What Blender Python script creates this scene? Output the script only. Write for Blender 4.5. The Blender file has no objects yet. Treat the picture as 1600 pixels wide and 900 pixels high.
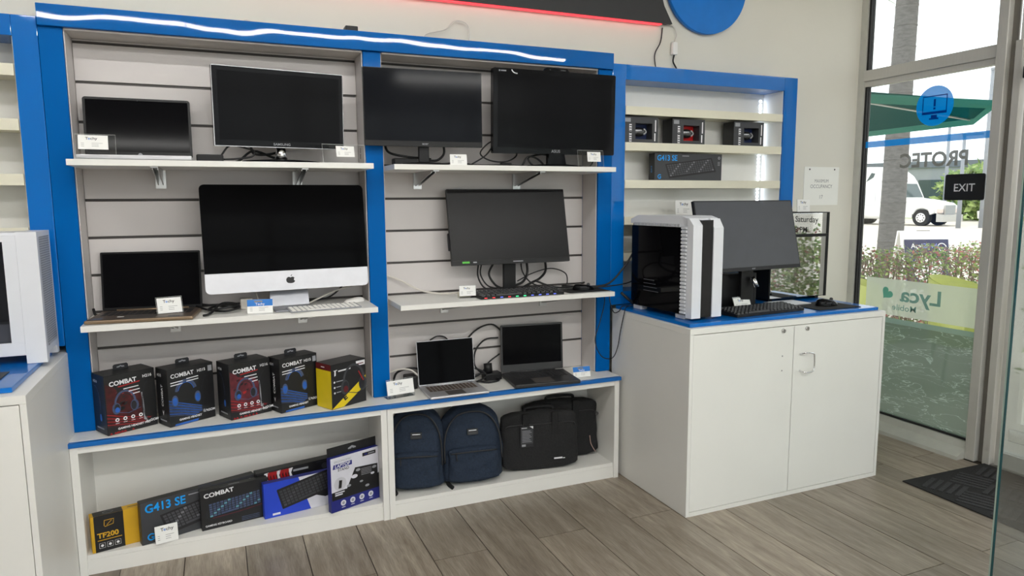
import bpy, bmesh, math, random
from mathutils import Vector, Matrix

# ---------------------------------------------------------------- camera
S = bpy.context.scene
C = bpy.data.collections.new('shop'); S.collection.children.link(C)
cam = bpy.data.cameras.new('camera'); cam_o = bpy.data.objects.new('camera', cam); S.collection.objects.link(cam_o)
cam.sensor_width = 36.0; cam.sensor_fit = 'HORIZONTAL'; cam.lens = 1081.58 / 1600 * 36.0
cam.clip_start = 0.05; cam.clip_end = 400
_r = Vector((0.92007, -0.39169, -0.00662)); _u = Vector((0.05528, 0.11310, 0.99204)); _f = Vector((0.38783, 0.91312, -0.12571))
m4 = Matrix.Identity(4)
for i in range(3):
    m4[i][0] = _r[i]; m4[i][1] = _u[i]; m4[i][2] = -_f[i]; m4[i][3] = (0.6246, -3.7372, 1.5928)[i]
cam_o.matrix_world = m4
S.camera = cam_o
# ---------------------------------------------------------------- sky and exposure
W = bpy.data.worlds.new('overcast_sky'); S.world = W; W.use_nodes = True
nt = W.node_tree; nt.nodes.clear()
wo = nt.nodes.new('ShaderNodeOutputWorld'); bg = nt.nodes.new('ShaderNodeBackground')
tc = nt.nodes.new('ShaderNodeTexCoord'); nz = nt.nodes.new('ShaderNodeTexNoise'); cr = nt.nodes.new('ShaderNodeValToRGB')
nz.inputs['Scale'].default_value = 3.2; nz.inputs['Detail'].default_value = 5
cr.color_ramp.elements[0].position = 0.35; cr.color_ramp.elements[0].color = (0.80, 0.86, 0.92, 1)
cr.color_ramp.elements[1].position = 0.62; cr.color_ramp.elements[1].color = (1.0, 1.0, 0.99, 1)
nt.links.new(tc.outputs['Generated'], nz.inputs['Vector']); nt.links.new(nz.outputs['Fac'], cr.inputs['Fac'])
nt.links.new(cr.outputs['Color'], bg.inputs['Color']); bg.inputs['Strength'].default_value = 2.3
nt.links.new(bg.outputs['Background'], wo.inputs['Surface'])
vs = S.view_settings
S.display_settings.display_device = 'sRGB'
vs.view_transform = 'Standard'; vs.look = 'None'; vs.gamma = 1.0; vs.use_curve_mapping = False
vs.exposure = 0.0
LAMP = 80.0      # emission of the ceiling light tubes
S.cycles.max_bounces = 10; S.cycles.transparent_max_bounces = 24
# ---------------------------------------------------------------- materials
MATS = {}
def mat(name, col=(0.8, 0.8, 0.8), rough=0.5, metal=0.0, var=0.04, scale=14.0, bump=0.0, coat=0.0, spec=0.5, emit=None, es=0.0, stretch=None, trans=0.0, ior=1.45, detail=4, crough=0.06):
    if name in MATS: return MATS[name]
    m = bpy.data.materials.new(name); m.use_nodes = True; n = m.node_tree; b = n.nodes['Principled BSDF']
    b.inputs['Roughness'].default_value = rough; b.inputs['Metallic'].default_value = metal
    b.inputs['Coat Weight'].default_value = coat; b.inputs['Coat Roughness'].default_value = crough
    b.inputs['Specular IOR Level'].default_value = spec; b.inputs['Transmission Weight'].default_value = trans; b.inputs['IOR'].default_value = ior
    t = n.nodes.new('ShaderNodeTexCoord'); z = n.nodes.new('ShaderNodeTexNoise'); r = n.nodes.new('ShaderNodeValToRGB')
    mp = n.nodes.new('ShaderNodeMapping')
    if stretch: mp.inputs['Scale'].default_value = stretch
    n.links.new(t.outputs['Object'], mp.inputs['Vector']); n.links.new(mp.outputs['Vector'], z.inputs['Vector'])
    z.inputs['Scale'].default_value = scale; z.inputs['Detail'].default_value = detail
    r.color_ramp.elements[0].position = 0.3; r.color_ramp.elements[1].position = 0.7
    r.color_ramp.elements[0].color = (*[c * (1 - var) for c in col], 1); r.color_ramp.elements[1].color = (*[min(1, c * (1 + var)) for c in col], 1)
    n.links.new(z.outputs['Fac'], r.inputs['Fac']); n.links.new(r.outputs['Color'], b.inputs['Base Color'])
    if bump:
        bp = n.nodes.new('ShaderNodeBump'); bp.inputs['Strength'].default_value = bump; bp.inputs['Distance'].default_value = 0.01
        n.links.new(z.outputs['Fac'], bp.inputs['Height']); n.links.new(bp.outputs['Normal'], b.inputs['Normal'])
        if coat: n.links.new(bp.outputs['Normal'], b.inputs['Coat Normal'])
    if emit: b.inputs['Emission Color'].default_value = (*emit, 1); b.inputs['Emission Strength'].default_value = es
    MATS[name] = m; return m
def srgb(r, g, b):
    f = lambda c: (c / 255 / 12.92) if c / 255 <= 0.04045 else ((c / 255 + 0.055) / 1.055) ** 2.4
    return (f(r), f(g), f(b))
def thin_glass(name, tint=(1, 1, 1), gloss=1.0, haze=0.0, rough=0.0):
    m = bpy.data.materials.new(name); m.use_nodes = True; n = m.node_tree; n.nodes.clear()
    o = n.nodes.new('ShaderNodeOutputMaterial'); tr = n.nodes.new('ShaderNodeBsdfTransparent'); gl = n.nodes.new('ShaderNodeBsdfGlossy')
    mx = n.nodes.new('ShaderNodeMixShader'); fr = n.nodes.new('ShaderNodeFresnel'); mu = n.nodes.new('ShaderNodeMath'); mu.operation = 'MULTIPLY'
    nz = n.nodes.new('ShaderNodeTexNoise'); nz.inputs['Scale'].default_value = 3
    mc = n.nodes.new('ShaderNodeMix'); mc.data_type = 'RGBA'; mc.inputs[6].default_value = (*tint, 1); mc.inputs[7].default_value = (*[c * 0.985 for c in tint], 1)
    n.links.new(nz.outputs['Fac'], mc.inputs[0]); n.links.new(mc.outputs[2], tr.inputs['Color'])
    fr.inputs['IOR'].default_value = 1.45; mu.inputs[1].default_value = gloss; gl.inputs['Roughness'].default_value = rough
    n.links.new(fr.outputs[0], mu.inputs[0]); n.links.new(mu.outputs[0], mx.inputs[0]); n.links.new(tr.outputs[0], mx.inputs[1]); n.links.new(gl.outputs[0], mx.inputs[2])
    last = mx
    if haze:
        d = n.nodes.new('ShaderNodeBsdfDiffuse'); d.inputs['Color'].default_value = (0.8, 0.82, 0.8, 1)
        m2 = n.nodes.new('ShaderNodeMixShader'); m2.inputs[0].default_value = haze
        n.links.new(mx.outputs[0], m2.inputs[1]); n.links.new(d.outputs[0], m2.inputs[2]); last = m2
    n.links.new(last.outputs[0], o.inputs['Surface']); MATS[name] = m; return m
def film_mat(name, col, opacity, veins=None, var=0.05):
    """printed / frosted film on glass: part diffuse, part translucent, part see-through"""
    m = bpy.data.materials.new(name); m.use_nodes = True; n = m.node_tree; n.nodes.clear()
    o = n.nodes.new('ShaderNodeOutputMaterial'); tr = n.nodes.new('ShaderNodeBsdfTransparent'); d = n.nodes.new('ShaderNodeBsdfDiffuse'); tl = n.nodes.new('ShaderNodeBsdfTranslucent')
    a = n.nodes.new('ShaderNodeMixShader'); a.inputs[0].default_value = 0.5; b = n.nodes.new('ShaderNodeMixShader'); b.inputs[0].default_value = opacity
    t = n.nodes.new('ShaderNodeTexCoord'); z = n.nodes.new('ShaderNodeTexNoise'); z.inputs['Scale'].default_value = 6
    r = n.nodes.new('ShaderNodeValToRGB'); r.color_ramp.elements[0].color = (*[c * (1 - var) for c in col], 1); r.color_ramp.elements[1].color = (*[c * (1 + var) for c in col], 1)
    n.links.new(t.outputs['Object'], z.inputs['Vector']); n.links.new(z.outputs['Fac'], r.inputs['Fac'])
    out = r.outputs['Color']
    if veins:
        mp = n.nodes.new('ShaderNodeMapping'); mp.inputs['Scale'].default_value = (1, 1.6, 7.0); mp.inputs['Rotation'].default_value = (-0.14, 0, 0)
        acc = None
        for sc_, dt, wd in ((1.7, 7, 0.007), (2.6, 8, 0.006)):
            z2 = n.nodes.new('ShaderNodeTexNoise'); z2.inputs['Scale'].default_value = sc_; z2.inputs['Detail'].default_value = dt - 4; z2.inputs['Roughness'].default_value = 0.55; z2.inputs['Distortion'].default_value = 0.35
            n.links.new(mp.outputs['Vector'] if sc_ > 1 else t.outputs['Object'], z2.inputs['Vector'])
            sb = n.nodes.new('ShaderNodeMath'); sb.operation = 'SUBTRACT'; sb.inputs[1].default_value = 0.5; ab = n.nodes.new('ShaderNodeMath'); ab.operation = 'ABSOLUTE'
            rr = n.nodes.new('ShaderNodeValToRGB'); rr.color_ramp.elements[0].color = (1, 1, 1, 1); rr.color_ramp.elements[1].color = (0, 0, 0, 1); rr.color_ramp.elements[0].position = wd * 0.3; rr.color_ramp.elements[1].position = wd
            n.links.new(z2.outputs['Fac'], sb.inputs[0]); n.links.new(sb.outputs[0], ab.inputs[0]); n.links.new(ab.outputs[0], rr.inputs['Fac'])
            if acc is None: acc = rr.outputs['Color']
            else:
                mxx = n.nodes.new('ShaderNodeMath'); mxx.operation = 'MAXIMUM'; n.links.new(acc, mxx.inputs[0]); n.links.new(rr.outputs['Color'], mxx.inputs[1]); acc = mxx.outputs[0]
        mm = n.nodes.new('ShaderNodeMix'); mm.data_type = 'RGBA'; mm.inputs[7].default_value = (*veins, 1)
        n.links.new(t.outputs['Object'], mp.inputs['Vector']); n.links.new(acc, mm.inputs[0])
        n.links.new(out, mm.inputs[6]); out = mm.outputs[2]
    n.links.new(out, d.inputs['Color']); n.links.new(out, tl.inputs['Color'])
    n.links.new(d.outputs[0], a.inputs[1]); n.links.new(tl.outputs[0], a.inputs[2]); n.links.new(tr.outputs[0], b.inputs[1]); n.links.new(a.outputs[0], b.inputs[2])
    n.links.new(b.outputs[0], o.inputs['Surface']); MATS[name] = m; return m
def wood_mat():
    m = bpy.data.materials.new('grey_oak_plank'); m.use_nodes = True; n = m.node_tree; b = n.nodes['Principled BSDF']
    t = n.nodes.new('ShaderNodeTexCoord'); oi = n.nodes.new('ShaderNodeObjectInfo'); ad = n.nodes.new('ShaderNodeVectorMath'); ad.operation = 'ADD'
    sc = n.nodes.new('ShaderNodeVectorMath'); sc.operation = 'SCALE'; sc.inputs['Scale'].default_value = 37.0
    cb = n.nodes.new('ShaderNodeCombineXYZ'); n.links.new(oi.outputs['Random'], cb.inputs[0]); n.links.new(oi.outputs['Random'], cb.inputs[1])
    n.links.new(cb.outputs[0], sc.inputs[0]); n.links.new(t.outputs['Object'], ad.inputs[0]); n.links.new(sc.outputs[0], ad.inputs[1])
    mp = n.nodes.new('ShaderNodeMapping'); mp.inputs['Scale'].default_value = (9, 0.9, 1); n.links.new(ad.outputs[0], mp.inputs['Vector'])
    z = n.nodes.new('ShaderNodeTexNoise'); z.inputs['Scale'].default_value = 2.4; z.inputs['Detail'].default_value = 8; z.inputs['Distortion'].default_value = 0.9; z.inputs['Roughness'].default_value = 0.62
    mp2 = n.nodes.new('ShaderNodeMapping'); mp2.inputs['Scale'].default_value = (60, 3.5, 1); n.links.new(ad.outputs[0], mp2.inputs['Vector'])
    z2 = n.nodes.new('ShaderNodeTexNoise'); z2.inputs['Scale'].default_value = 4; z2.inputs['Detail'].default_value = 4
    n.links.new(mp.outputs[0], z.inputs['Vector']); n.links.new(mp2.outputs[0], z2.inputs['Vector'])
    r = n.nodes.new('ShaderNodeValToRGB'); e = r.color_ramp.elements
    e[0].position = 0.30; e[0].color = (*srgb(126, 114, 100), 1); e[1].position = 0.72; e[1].color = (*srgb(176, 164, 149), 1)
    k = e.new(0.5); k.color = (*srgb(150, 139, 125), 1)
    n.links.new(z.outputs['Fac'], r.inputs['Fac'])
    mx = n.nodes.new('ShaderNodeMix'); mx.data_type = 'RGBA'; mx.blend_type = 'MULTIPLY'; mx.inputs[0].default_value = 0.5
    r2 = n.nodes.new('ShaderNodeValToRGB'); r2.color_ramp.elements[0].position = 0.35; r2.color_ramp.elements[0].color = (0.55, 0.53, 0.5, 1); r2.color_ramp.elements[1].position = 0.6; r2.color_ramp.elements[1].color = (1, 1, 1, 1)
    n.links.new(z2.outputs['Fac'], r2.inputs['Fac']); n.links.new(r.outputs['Color'], mx.inputs[6]); n.links.new(r2.outputs['Color'], mx.inputs[7])
    hv = n.nodes.new('ShaderNodeHueSaturation'); mr = n.nodes.new('ShaderNodeMapRange'); mr.inputs[3].default_value = 0.82; mr.inputs[4].default_value = 1.16
    n.links.new(oi.outputs['Random'], mr.inputs[0]); n.links.new(mr.outputs[0], hv.inputs['Value']); n.links.new(mx.outputs[2], hv.inputs['Color'])
    n.links.new(hv.outputs['Color'], b.inputs['Base Color']); b.inputs['Roughness'].default_value = 0.36
    bp = n.nodes.new('ShaderNodeBump'); bp.inputs['Strength'].default_value = 0.12; bp.inputs['Distance'].default_value = 0.004; n.links.new(z2.outputs['Fac'], bp.inputs['Height']); n.links.new(bp.outputs[0], b.inputs['Normal'])
    MATS['wood'] = m; return m
# ---------------------------------------------------------------- mesh building
def rbox(x0, y0, z0, x1, y1, z1, bev, seg=2):
    bm = bmesh.new(); bmesh.ops.create_cube(bm, size=1)
    for v in bm.verts: v.co = Vector(((x0 + x1) / 2 + v.co.x * (x1 - x0), (y0 + y1) / 2 + v.co.y * (y1 - y0), (z0 + z1) / 2 + v.co.z * (z1 - z0)))
    bmesh.ops.bevel(bm, geom=bm.edges[:], offset=bev, segments=seg, affect='EDGES', profile=0.5)
    bm.verts.index_update(); v = [tuple(q.co) for q in bm.verts]; f = [[q.index for q in p.verts] for p in bm.faces]; bm.free(); return v, f
def smooth_path(p, n=6):
    p = [Vector(q) for q in p]
    if len(p) < 3: return p
    q = [p[0] * 2 - p[1]] + p + [p[-1] * 2 - p[-2]]; o = []
    for i in range(1, len(q) - 2):
        a, b, c, d = q[i - 1:i + 3]
        for k in range(n):
            t = k / n; o.append(0.5 * ((2 * b) + (c - a) * t + (2 * a - 5 * b + 4 * c - d) * t * t + (3 * b - a - 3 * c + d) * t ** 3))
    return o + [p[-1]]
class Frame:
    def __init__(s, o, r=(1, 0, 0), u=(0, 0, 1), n=(0, -1, 0)): s.o, s.r, s.u, s.n = map(Vector, (o, r, u, n))
    def p(s, x, y, l=0): return s.o + s.r * x + s.u * y + s.n * l
class M:
    def __init__(s): s.v = []; s.f = []; s.mi = []; s.sm = []
    def add(s, v, f, m=0, sm=False):
        k = len(s.v); s.v += [tuple(q) for q in v]; s.f += [[i + k for i in q] for q in f]; s.mi += [m] * len(f); s.sm += [sm] * len(f); return s
    def box(s, x0, y0, z0, x1, y1, z1, m=0, bev=0, seg=2):
        if bev: v, f = rbox(x0, y0, z0, x1, y1, z1, bev, seg); return s.add(v, f, m)
        v = [(x, y, z) for z in (z0, z1) for y in (y0, y1) for x in (x0, x1)]
        return s.add(v, [[0, 2, 3, 1], [4, 5, 7, 6], [0, 1, 5, 4], [2, 6, 7, 3], [0, 4, 6, 2], [1, 3, 7, 5]], m)
    def cyl(s, a, b, r0, r1=None, n=16, m=0, sm=True):
        r1 = r0 if r1 is None else r1; a, b = Vector(a), Vector(b); d = (b - a).normalized(); x = d.orthogonal().normalized(); y = d.cross(x)
        v = [c + (x * math.cos(2 * math.pi * i / n) + y * math.sin(2 * math.pi * i / n)) * r for c, r in ((a, r0), (b, r1)) for i in range(n)]
        s.add(v, [[i, (i + 1) % n, n + (i + 1) % n, n + i] for i in range(n)], m, sm)
        k = len(s.v) - 2 * n; s.f += [[k + i for i in range(n)][::-1], [k + n + i for i in range(n)]]; s.mi += [m, m]; s.sm += [False, False]; return s
    def tube(s, pts, r, n=6, m=0, smooth=6, flat=1.0):
        p = smooth_path(pts, smooth) if smooth else [Vector(q) for q in pts]; v = []; x = None
        for i, q in enumerate(p):
            d = (p[min(i + 1, len(p) - 1)] - p[max(i - 1, 0)]); d = d.normalized() if d.length > 1e-9 else Vector((0, 0, 1))
            if x is None: x = d.orthogonal().normalized()
            x = x - d * x.dot(d); x = x.normalized() if x.length > 1e-6 else d.orthogonal().normalized(); y = d.cross(x)
            rr = r(i / (len(p) - 1)) if callable(r) else r
            v += [q + (x * math.cos(2 * math.pi * k / n) + y * math.sin(2 * math.pi * k / n) * flat) * rr for k in range(n)]
        f = [[i * n + k, i * n + (k + 1) % n, (i + 1) * n + (k + 1) % n, (i + 1) * n + k] for i in range(len(p) - 1) for k in range(n)]
        f += [list(range(n))[::-1], [(len(p) - 1) * n + k for k in range(n)]]
        return s.add(v, f, m, True)
    def prism(s, poly, F, d, m=0):       # polygon in frame F (CCW seen from the normal), front face at +d, back at 0
        n = len(poly); v = [F.p(x, y, d) for x, y in poly] + [F.p(x, y, 0) for x, y in poly]
        return s.add(v, [list(range(n)), list(range(n, 2 * n))[::-1]] + [[i, n + i, n + (i + 1) % n, (i + 1) % n] for i in range(n)], m)
    def lathe(s, prof, c=(0, 0, 0), n=24, m=0, ax='z'):
        v = []
        for r, h in prof:
            for i in range(n):
                a = 2 * math.pi * i / n; x, y = r * math.cos(a), r * math.sin(a)
                v.append((c[0] + x, c[1] + y, c[2] + h) if ax == 'z' else ((c[0] + x, c[1] + h, c[2] + y) if ax == 'y' else (c[0] + h, c[1] + x, c[2] + y)))
        f = [[j * n + i, j * n + (i + 1) % n, (j + 1) * n + (i + 1) % n, (j + 1) * n + i] for j in range(len(prof) - 1) for i in range(n)]
        return s.add(v, f, m, True)
    def grid(s, fn, nu, nv, m=0, closed_u=False):
        v = [fn(i / (nu - (0 if closed_u else 1)), j / (nv - 1)) for j in range(nv) for i in range(nu)]
        return s.add(v, [[j * nu + i, j * nu + (i + 1) % nu, (j + 1) * nu + (i + 1) % nu, (j + 1) * nu + i] for j in range(nv - 1) for i in range(nu if closed_u else nu - 1)], m, True)
    # flat print on a face
    def poly(s, F, pts, m=0, l=0.0004): return s.add([F.p(x, y, l) for x, y in pts], [list(range(len(pts)))], m)
    def rect(s, F, x0, y0, x1, y1, m=0, l=0.0004): return s.poly(F, [(x0, y0), (x1, y0), (x1, y1), (x0, y1)], m, l)
    def disc(s, F, x, y, r, m=0, l=0.0004, ry=None, n=20, a0=0, a1=2 * math.pi): ry = ry or r; return s.poly(F, [(x + r * math.cos(a0 + (a1 - a0) * i / n), y + ry * math.sin(a0 + (a1 - a0) * i / n)) for i in range(n)], m, l)
    def line(s, F, pts, w, m=0, l=0.0004):
        pts = [Vector((a, b)) for a, b in pts]; L = []; R = []
        for i, q in enumerate(pts):
            d = pts[min(i + 1, len(pts) - 1)] - pts[max(i - 1, 0)]; d = d.normalized() if d.length else Vector((1, 0)); nn = Vector((-d.y, d.x)) * w / 2; L.append(q + nn); R.append(q - nn)
        for i in range(len(pts) - 1): s.poly(F, [R[i], R[i + 1], L[i + 1], L[i]], m, l)
        return s
    def arc(s, F, x, y, rx, ry, a0, a1, w, m=0, l=0.0004, n=16): return s.line(F, [(x + rx * math.cos(math.radians(a0 + (a1 - a0) * i / n)), y + ry * math.sin(math.radians(a0 + (a1 - a0) * i / n))) for i in range(n + 1)], w, m, l)
    def text(s, F, str_, x, y, h, m=0, l=0.0006, bold=0.0, sx=1.0, shear=0.0, align='LEFT', rot=0, depth=0):
        cu = bpy.data.curves.new('lettering', 'FONT'); cu.body = str_; cu.size = 1.0; cu.align_x = align; cu.offset = bold; cu.shear = shear; cu.resolution_u = 3; cu.extrude = depth / h if depth else 0
        o = bpy.data.objects.new('lettering', cu); me = bpy.data.meshes.new_from_object(o)
        k = h / 0.73; c, sn = math.cos(math.radians(rot)), math.sin(math.radians(rot))
        v = []
        for q in me.vertices: a, b = q.co.x * k * sx, q.co.y * k; v.append(F.p(x + a * c - b * sn, y + a * sn + b * c, l + q.co.z * k))
        s.add(v, [list(p.vertices) for p in me.polygons], m)
        bpy.data.objects.remove(o); bpy.data.curves.remove(cu); bpy.data.meshes.remove(me); return s
    def build(s, name, parent=None, mats=('white',), kind=None, loc=None, label=None):
        me = bpy.data.meshes.new(name); me.from_pydata(s.v, [], s.f)
        for q in (mats if isinstance(mats, (list, tuple)) else [mats]): me.materials.append(MATS[q] if isinstance(q, str) else q)
        me.polygons.foreach_set('material_index', s.mi); me.polygons.foreach_set('use_smooth', s.sm); me.update()
        o = bpy.data.objects.new(name, me); C.objects.link(o)
        if parent: o.parent = parent
        if kind: o['kind'] = kind
        if loc: o.location = loc
        if label: o['label'] = label
        return o
def thing(name, label, cat, loc=(0, 0, 0), rz=0.0, group=None):
    o = bpy.data.objects.new(name, None); o.empty_display_size = 0.05; C.objects.link(o); o.location = loc; o.rotation_euler = (0, 0, math.radians(rz))
    o['label'] = label; o['category'] = cat
    if group: o['group'] = group
    return o
def tag(o, label, cat, group=None):
    o['label'] = label; o['category'] = cat
    if group: o['group'] = group
    return o
def struct(name, loc=(0, 0, 0)):
    o = bpy.data.objects.new(name, None); C.objects.link(o); o['kind'] = 'structure'; o.location = loc; return o
def xf(pts, ang, o=(0, 0)):
    c, s = math.cos(ang), math.sin(ang); return [(o[0] + x * c - y * s, o[1] + x * s + y * c) for x, y in pts]
# ---------------------------------------------------------------- palette
mat('white', srgb(233, 232, 228), 0.38, var=0.015, scale=3); mat('wall', srgb(222, 219, 208), 0.75, var=0.02, scale=2, bump=0.02)
mat('slat_white', srgb(208, 203, 202), 0.42, var=0.02, scale=4); mat('groove', srgb(70, 66, 64), 0.5); mat('soffit', srgb(205, 200, 194), 0.6)
mat('edge_cream', srgb(226, 222, 203), 0.5, var=0.02)
mat('blue_film', srgb(0, 92, 168), 0.42, var=0.05, scale=2.2, bump=0.10, coat=0.04, spec=0.04, detail=1); mat('blue_header', srgb(0, 92, 168), 0.5, var=0.05, scale=3.0, bump=0.22, coat=0.35, spec=0.05, detail=0.5, crough=0.02)
mat('blue_gloss', srgb(0, 104, 188), 0.35, var=0.03, scale=2.5, bump=0.05, coat=0.7, spec=0.1, detail=1, crough=0.03)
mat('blue_edge', srgb(10, 98, 176), 0.35)
mat('alu', srgb(206, 204, 198), 0.42, metal=0.3, var=0.03, stretch=(20, 20, 1)); mat('alu_pale', srgb(205, 205, 198), 0.45, metal=0.35); mat('alu_dark', srgb(120, 116, 110), 0.4, metal=0.3)
mat('gasket', (0.012, 0.012, 0.013), 0.6); mat('chrome', (0.75, 0.75, 0.77), 0.12, metal=1.0); mat('steel', (0.5, 0.5, 0.5), 0.28, metal=1.0)
mat('black_plastic', (0.009, 0.009, 0.010), 0.42, var=0.1, spec=0.3); mat('black_gloss', (0.004, 0.004, 0.005), 0.10, spec=0.16); mat('screen_matte', (0.007, 0.008, 0.011), 0.09, var=0.05, spec=0.08); mat('screen_grey', (0.006, 0.006, 0.007), 0.10, var=0.05, spec=0.07)
mat('screen_gloss', (0.0025, 0.0025, 0.003), 0.06, var=0.05, spec=0.03); mat('screen_laptop', (0.004, 0.004, 0.005), 0.08, spec=0.05)
mat('cable', (0.008, 0.008, 0.009), 0.5); mat('cable_white', srgb(215, 210, 202), 0.5); mat('silver', srgb(196, 196, 200), 0.33, metal=0.55); mat('imac_alu', srgb(214, 214, 220), 0.35, metal=0.25); mat('gold', srgb(140, 120, 98), 0.38, metal=0.55)
mat('key_white', srgb(238, 236, 232), 0.5); mat('key_black', (0.022, 0.022, 0.024), 0.42); mat('pr_key', srgb(70, 70, 75), 0.5, var=0.1); mat('pr_keyhi', srgb(112, 112, 118), 0.5); mat('key_gap', (0.006, 0.006, 0.006), 0.6); mat('deck_brown', srgb(92, 80, 72), 0.45, metal=0.3); mat('deck_dark', (0.02, 0.02, 0.022), 0.4)
mat('paper', srgb(240, 240, 238), 0.7, var=0.01); mat('ink', (0.02, 0.02, 0.022), 0.6); mat('ink_grey', (0.25, 0.25, 0.26), 0.6); mat('ink_blue', srgb(20, 120, 200), 0.6); mat('tag_blue', srgb(40, 120, 205), 0.5)
mat('pr_black', (0.010, 0.010, 0.011), 0.40, var=0.08); mat('pr_white', srgb(228, 228, 232), 0.45); mat('pr_red', srgb(158, 26, 28), 0.45, var=0.15, scale=40); mat('pr_darkred', srgb(66, 12, 14), 0.45, var=0.5, scale=30); mat('pr_rose', srgb(92, 28, 38), 0.45, var=0.4, scale=30)
mat('pr_blue', srgb(36, 92, 178), 0.45, var=0.15, scale=40); mat('pr_steel', srgb(66, 78, 108), 0.42, var=0.3, scale=50); mat('pr_dark', srgb(30, 31, 36), 0.45, var=0.2, scale=40); mat('pr_grey', srgb(58, 59, 63), 0.5, var=0.06); mat('pr_lgrey', srgb(150, 152, 158), 0.5)
mat('pr_cyan', srgb(0, 150, 232), 0.5); mat('pr_yellow', srgb(222, 196, 24), 0.45, var=0.04); mat('pr_amber', srgb(206, 160, 30), 0.5, var=0.04); mat('pr_royal', srgb(34, 66, 190), 0.4, var=0.05); mat('pr_navy', srgb(34, 40, 120), 0.4); mat('pr_pale', srgb(212, 212, 222), 0.4); mat('pr_maroon', srgb(92, 20, 24), 0.45); mat('pr_blueprint', srgb(16, 32, 70), 0.5)
mat('navy_cloth', srgb(27, 40, 58), 0.85, var=0.22, scale=90, bump=0.25); mat('navy_dark', srgb(18, 24, 38), 0.85, var=0.15, scale=90, bump=0.2); mat('black_cloth', (0.010, 0.010, 0.011), 0.85, var=0.2, scale=110, bump=0.25); mat('black_web', (0.008, 0.008, 0.009), 0.8, var=0.3, scale=200, bump=0.3); mat('zip', (0.02, 0.02, 0.022), 0.5)
mat('case_white', srgb(226, 228, 234), 0.35, var=0.01); mat('case_grey', srgb(190, 192, 198), 0.4); mat('case_dark', (0.006, 0.006, 0.007), 0.25); mat('case_mid', srgb(120, 122, 128), 0.5)
mat('rubber', (0.012, 0.012, 0.013), 0.8, var=0.3, scale=160, bump=0.5); mat('rubber_ridge', (0.04, 0.04, 0.043), 0.85, var=0.4, scale=220, bump=0.6)
mat('sign_black', (0.032, 0.032, 0.034), 0.55); mat('disc_blue', srgb(10, 116, 205), 0.4); mat('pinkish', srgb(235, 205, 200), 0.5)
mat('led_red', (0.9, 0.05, 0.05), 0.5, emit=(1.0, 0.05, 0.07), es=1.4); mat('led_cold', (0.9, 0.95, 1), 0.4, emit=(0.74, 0.84, 1.0), es=14.0)
mat('light_tube', (1, 1, 1), 0.4, emit=(1.0, 0.985, 0.95), es=LAMP)
thin_glass('glass', (0.97, 0.985, 0.975), 0.7); thin_glass('glass_dark', (0.66, 0.67, 0.70), 0.8); thin_glass('acrylic', (0.97, 0.98, 0.98), 0.9); thin_glass('door_glass', (0.95, 0.98, 0.97), 0.6)
mat('glass_edge', srgb(10, 74, 80), 0.08, var=0.2, scale=3, coat=1); mat('glass_edge_pale', srgb(150, 170, 160), 0.1, coat=1)
wood_mat()
# ================================================================ the room
WY = -0.11      # face of the back wall
WX = 4.80       # inner face of the shop-front frame
CEIL = 3.30
fl = struct('floor')
mat('joint', srgb(58, 50, 43), 0.8); mat('floor_far', srgb(124, 114, 103), 0.5, var=0.2, scale=4, stretch=(6, 0.6, 1))
M().box(-2.6, -6.6, -0.10, 4.9, 0.1, -0.005).build('subfloor', fl, ['joint'])
M().box(-2.6, -6.6, -0.0045, 4.8, -2.80, 0.0).box(-2.6, -2.80, -0.0045, 0.155, WY, 0.0).build('laminate_field', fl, ['floor_far'])
pitch = 0.2557
cache = {}
def plank(x, ya, yb):
    L = round(yb - ya, 3)
    if L not in cache:
        o = M().box(0.0022, 0.0022, -0.0045, pitch - 0.0022, L - 0.0022, 0.0).build('plank', fl, ['wood'], loc=(x, ya, 0)); cache[L] = o.data; return
    o = bpy.data.objects.new('plank', cache[L]); C.objects.link(o); o.parent = fl; o.location = (x, ya, 0)
for k in range(-3, 16):
    x = 0.923 + pitch * k
    if x + pitch > 4.83: continue
    cuts = [WY, -0.921, -2.80] if k % 2 == 0 else [WY, -1.843, -2.80]
    for a, b in zip(cuts, cuts[1:]): plank(x, b, a)
w = struct('wall_back'); M().box(-2.6, WY, 0, 4.86, 0.12, CEIL).build('plaster', w, ['wall'])
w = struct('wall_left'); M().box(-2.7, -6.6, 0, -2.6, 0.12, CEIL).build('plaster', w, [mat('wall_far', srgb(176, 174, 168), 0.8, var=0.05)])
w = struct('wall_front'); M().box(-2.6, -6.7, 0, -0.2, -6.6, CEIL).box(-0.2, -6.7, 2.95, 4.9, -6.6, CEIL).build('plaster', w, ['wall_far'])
mat('ceiling_tile', srgb(226, 224, 216), 0.85, var=0.02)
w = struct('ceiling'); M().box(-2.7, -6.7, CEIL, 5.0, 0.12, CEIL + 0.1).build('ceiling_board', w, ['ceiling_tile'])
w = struct('wall_right'); M().box(WX, -6.7, 3.06, WX + 0.14, 0.12, CEIL).build('bulkhead', w, ['wall'])
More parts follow.
